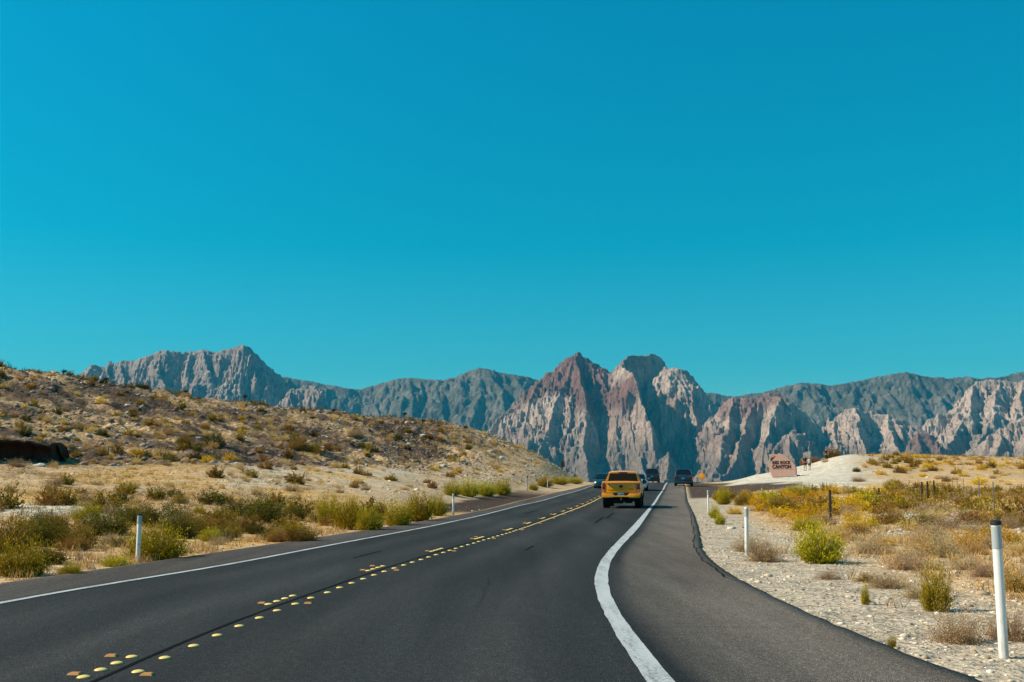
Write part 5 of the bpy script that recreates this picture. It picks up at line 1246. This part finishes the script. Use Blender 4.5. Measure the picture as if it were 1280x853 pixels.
# ------------------------------------------------------------------ people
def skin_mesh(name, verts, edges, radii, sub=1, parent=None, mat=None, root=0):
    me = bpy.data.meshes.new(name); me.from_pydata(verts, edges, []); o = bpy.data.objects.new(name, me); COL.objects.link(o)
    o.modifiers.new('s', 'SKIN')
    for i, r_ in enumerate(radii):
        rr = r_ if isinstance(r_, tuple) else (r_, r_); me.skin_vertices[0].data[i].radius = rr
        me.skin_vertices[0].data[i].use_root = (i == root)
    md = o.modifiers.new('u', 'SUBSURF'); md.levels = sub; md.render_levels = sub
    bpy.context.view_layer.update(); m2 = bpy.data.meshes.new_from_object(o.evaluated_get(bpy.context.evaluated_depsgraph_get())); bpy.data.objects.remove(o)
    m2.name = name; m2.materials.clear(); return link(name, m2, mat, parent, smooth=True)
def person(label, px, py, Y, H, rz, top, bottom, hair, stride=.18, long_hair=False, bareback=False, shorts=True):
    x, y, z = hit_or(px, py, Y); X = at(px, py, Y)[0]; y = Y; z = float(gz(X, Y)[0])
    e = empty('person', (X, y, z), rz); tag(e, label, 'person'); k = H / 1.75
    V = []; E = []; Rr = []
    def v(x_, y_, z_, r_, par=None):
        V.append((x_ * k, y_ * k, z_ * k)); Rr.append(tuple(q * k for q in r_) if isinstance(r_, tuple) else r_ * k); i = len(V) - 1
        if par is not None: E.append((par, i))
        return i
    pel = v(0, 0, .93, (.145, .11)); ab = v(0, .0, 1.08, (.125, .095), pel); ch = v(0, 0, 1.28, (.155, .11), ab); nb_ = v(0, 0, 1.44, (.09, .07), ch); nk = v(0, .01, 1.50, .052, nb_); hd_ = v(0, .02, 1.58, .075, nk); hc = v(0, .025, 1.655, (.082, .095), hd_); ht_ = v(0, .015, 1.73, .06, hc); ns_ = v(0, .125, 1.63, .012, hc)
    for s in (-1, 1):
        hp = v(s * .09, 0, .86, .095, pel); kn = v(s * .10, s * stride * .6 + .04, .48, .058, hp); cf = v(s * .10, s * stride * .8, .32, .052, kn); an = v(s * .10, s * stride, .085, .036, cf); v(s * .105, s * stride + .13, .035, .035, an)
        sh = v(s * .185, 0, 1.40, .055, nb_); el = v(s * .245, -.02 - s * .05, 1.13, .041, sh); wr = v(s * .25, .08 - s * .10, .90, .028, el); pm = v(s * .25, .095 - s * .11, .85, (.036, .018), wr)
        for q_, (fy, fl) in enumerate([(-.026, .070), (-.009, .082), (.009, .078), (.026, .062)]):
            f1 = v(s * .25, .10 - s * .11 + fy, .81, .009, pm); v(s * .238, .105 - s * .11 + fy, .81 - fl, .007, f1)
        t1 = v(s * .235, .135 - s * .11, .85, .010, pm); v(s * .225, .145 - s * .11, .81, .008, t1)
    skin_mesh('body', V, E, Rr, 1, e, SKIN)
    # shirt and shorts wrap the body
    def cloth(name, pts, edges, rad, mat):
        skin_mesh(name, [tuple(q * k for q in p) for p in pts], edges, [tuple(q * k for q in r_) if isinstance(r_, tuple) else r_ * k for r_ in rad], 1, e, mat)
    if top: cloth('shirt', [(0, 0, .98), (0, 0, 1.10), (0, 0, 1.28), (0, 0, 1.43), (.18, 0, 1.41), (.225, -.02, 1.24), (-.18, 0, 1.41), (-.225, .0, 1.24)], [(0, 1), (1, 2), (2, 3), (3, 4), (4, 5), (3, 6), (6, 7)], [(.165, .135), (.145, .12), (.175, .13), (.11, .09), .078, .068, .078, .068], top)
    lw_ = .40 if not shorts else .60
    cloth('shorts' if shorts else 'trousers', [(0, 0, 1.0), (0, 0, .90), (.10, .01, .82), (.10, stride * .45 + .03, lw_), (-.10, .01, .82), (-.10, -stride * .45 + .03, lw_)], [(0, 1), (1, 2), (2, 3), (1, 4), (4, 5)], [(.155, .125), (.165, .13), .115, .092, .115, .092], bottom)
    hv = [(0, -.0, 1.70), (0, -.03, 1.745), (0, -.05, 1.66)] + ([(0, -.08, 1.55), (0, -.09, 1.42)] if long_hair else [(0, -.06, 1.62)])
    cloth('hair', hv, [(i, i + 1) for i in range(len(hv) - 1)], [.085, .06, .095] + ([.07, .03] if long_hair else [.07]), hair)
    for s in (-1, 1):
        b = MB(); b.box((s * .103 * k, (s * stride + .06) * k, .04 * k), (.095 * k, .27 * k, .08 * k), bevel=.02); b.build('shoe', simple('shoe_fabric', (.04, .04, .045), .7), e)
dk = simple('dark_cloth', (.012, .014, .022), .85); rd = simple('dark_red_cloth', (.10, .012, .014), .85); gy = simple('pale_grey_cloth', (.40, .46, .50), .85); hb_ = simple('brown_hair', (.03, .018, .012), .6); hbl = simple('fair_hair', (.30, .19, .09), .6)
person('walker in a dark shirt and dark red shorts, right of the stone sign', 1006.7, 591, 124, 1.80, R(160), dk, rd, hb_, .10)
person('shorter walker in a pale grey top and black shorts beside the dark-shirted one', 1012.2, 590.5, 123, 1.52, R(170), gy, dk, hbl, .16, long_hair=True)
person('lone walker in dark clothes higher up on the pale mound', 1033.2, 583, 132, 1.74, R(-20), dk, dk, hb_, .12, shorts=False)

# ------------------------------------------------------------------ road signs
OR = simple('orange_sign_face', (.85, .33, .03), .5, var=.08); GP = simple('galvanised_post', (.25, .25, .25), .5, .4); BR = simple('brown_sign_back', (.13, .085, .06), .7); WD = simple('weathered_dark_wood', (.03, .02, .016), .9, var=.4); WG = simple('grey_steel_fence_post', (.16, .14, .12), .8, var=.3)
X, Y, Z = at(877, 595.3, 152); gz0 = float(gz(X, Y)[0])
e = empty('warning_sign', (X, Y, gz0), R(-18)); tag(e, 'orange diamond road sign at the crest right of the dark blue vehicle', 'sign')
b = MB(); s_ = .43 * math.sqrt(2) * 1.0; hz = Z - gz0
b.prism([(0, hz - s_), (s_, hz), (0, hz + s_), (-s_, hz)], .02, Matrix.Identity(4), .004); b.build('sign_face', OR, e)
b = MB()
so_, si_ = s_ * .93, s_ * .89
for (p, q) in (((0, -1), (1, 0)), ((1, 0), (0, 1)), ((0, 1), (-1, 0)), ((-1, 0), (0, -1))):
    b.add([(p[0] * so_, -.013, hz + p[1] * so_), (q[0] * so_, -.013, hz + q[1] * so_), (q[0] * si_, -.013, hz + q[1] * si_), (p[0] * si_, -.013, hz + p[1] * si_)], [(0, 1, 2, 3)])
b.build('border', BLK, e)
b = MB(); b.box((0, .03, (hz + .3) / 2 - .2), (.07, .05, hz + .3)); b.build('post', GP, e)
X, Y, Z = at(703.5, 580.5, 149); gz0 = float(gz(X, Y)[0])
e = empty('roadside_sign', (X, Y, gz0), R(20)); tag(e, 'small brown rectangular sign on the skyline at the low end of the left hill', 'sign')
b = MB(); b.box((0, 0, Z - gz0), (.62, .03, .85), bevel=.008); b.build('sign_face', BR, e); b = MB(); b.box((0, .04, (Z - gz0) / 2 - .1), (.08, .06, Z - gz0 + .2)); b.build('post', WD, e)
h = hit_or(659.5, 614, 90); e = empty('thin_pole', h, 0); tag(e, 'thin grey pole standing between the hedge-like row and the far left marker post', 'pole')
b = MB(); b.tube((0, 0, -.1), (0, 0, 1.35), .035, .03, 10); b.build('post', GP, e); b = MB(); b.box((0, -.03, 1.25), (.12, .02, .2), bevel=.004); b.build('marker_plate', BR, e)
h = hit_or(135, 573, 60); e = empty('wooden_stake', h, 0); tag(e, 'thin dark wooden stake at the foot of the rocky left slope', 'stake')
b = MB(); b.tube((0, 0, -.1), (.01, 0, .72), .03, .024, 8); b.build('shaft', WD, e); b = MB(); b.box((.01, 0, .70), (.075, .05, .04), bevel=.006); b.build('head', WD, e)
# fence
def fence(pts, label, hfun, mat, post_r=.045, wires=3, broad=False):
    P_ = [hit_or(px, py, 60) for px, py in pts]; o0 = P_[0]; e = empty('wire_fence', o0, 0); tag(e, label, 'fence')
    rel = [Vector(p) - Vector(o0) for p in P_]
    for i, p in enumerate(rel):
        h_ = hfun[i] if isinstance(hfun, (list, tuple)) else hfun
        b = MB(); b.tube(p + Vector((0, 0, -.2)), p + Vector((.02, 0, h_)), post_r, post_r * .85, 8); b.lathe([(post_r * .85, 0), (post_r * .4, .03)], 8, Matrix.Translation(p + Vector((.02, 0, h_)))); b.build('post', mat, e)
    for wz in np.linspace(.3, .9, wires):
        b = MB()
        for i, (p, q) in enumerate(zip(rel[:-1], rel[1:])):
            ha = hfun[i] if isinstance(hfun, (list, tuple)) else hfun; hb2 = hfun[i + 1] if isinstance(hfun, (list, tuple)) else hfun
            b.tube(p + Vector((0, 0, ha * wz)), q + Vector((0, 0, hb2 * wz)), .004, .004, 5)
        b.build('wire', WG, e)
fence([(1038, 652), (1099, 632), (1153, 630), (1160, 629), (1168, 627)], 'wire fence whose first post stands thick and dark in the golden bushes', [1.1, .85, 1.1, 1.1, 1.1], WD, .055)
fence([(1243, 648), (1225, 641), (1205, 622), (1197, 619), (1191, 618), (1185, 617), (1178, 616)], 'thin wire fence running away across the right plain', 1.1, WG, .022)
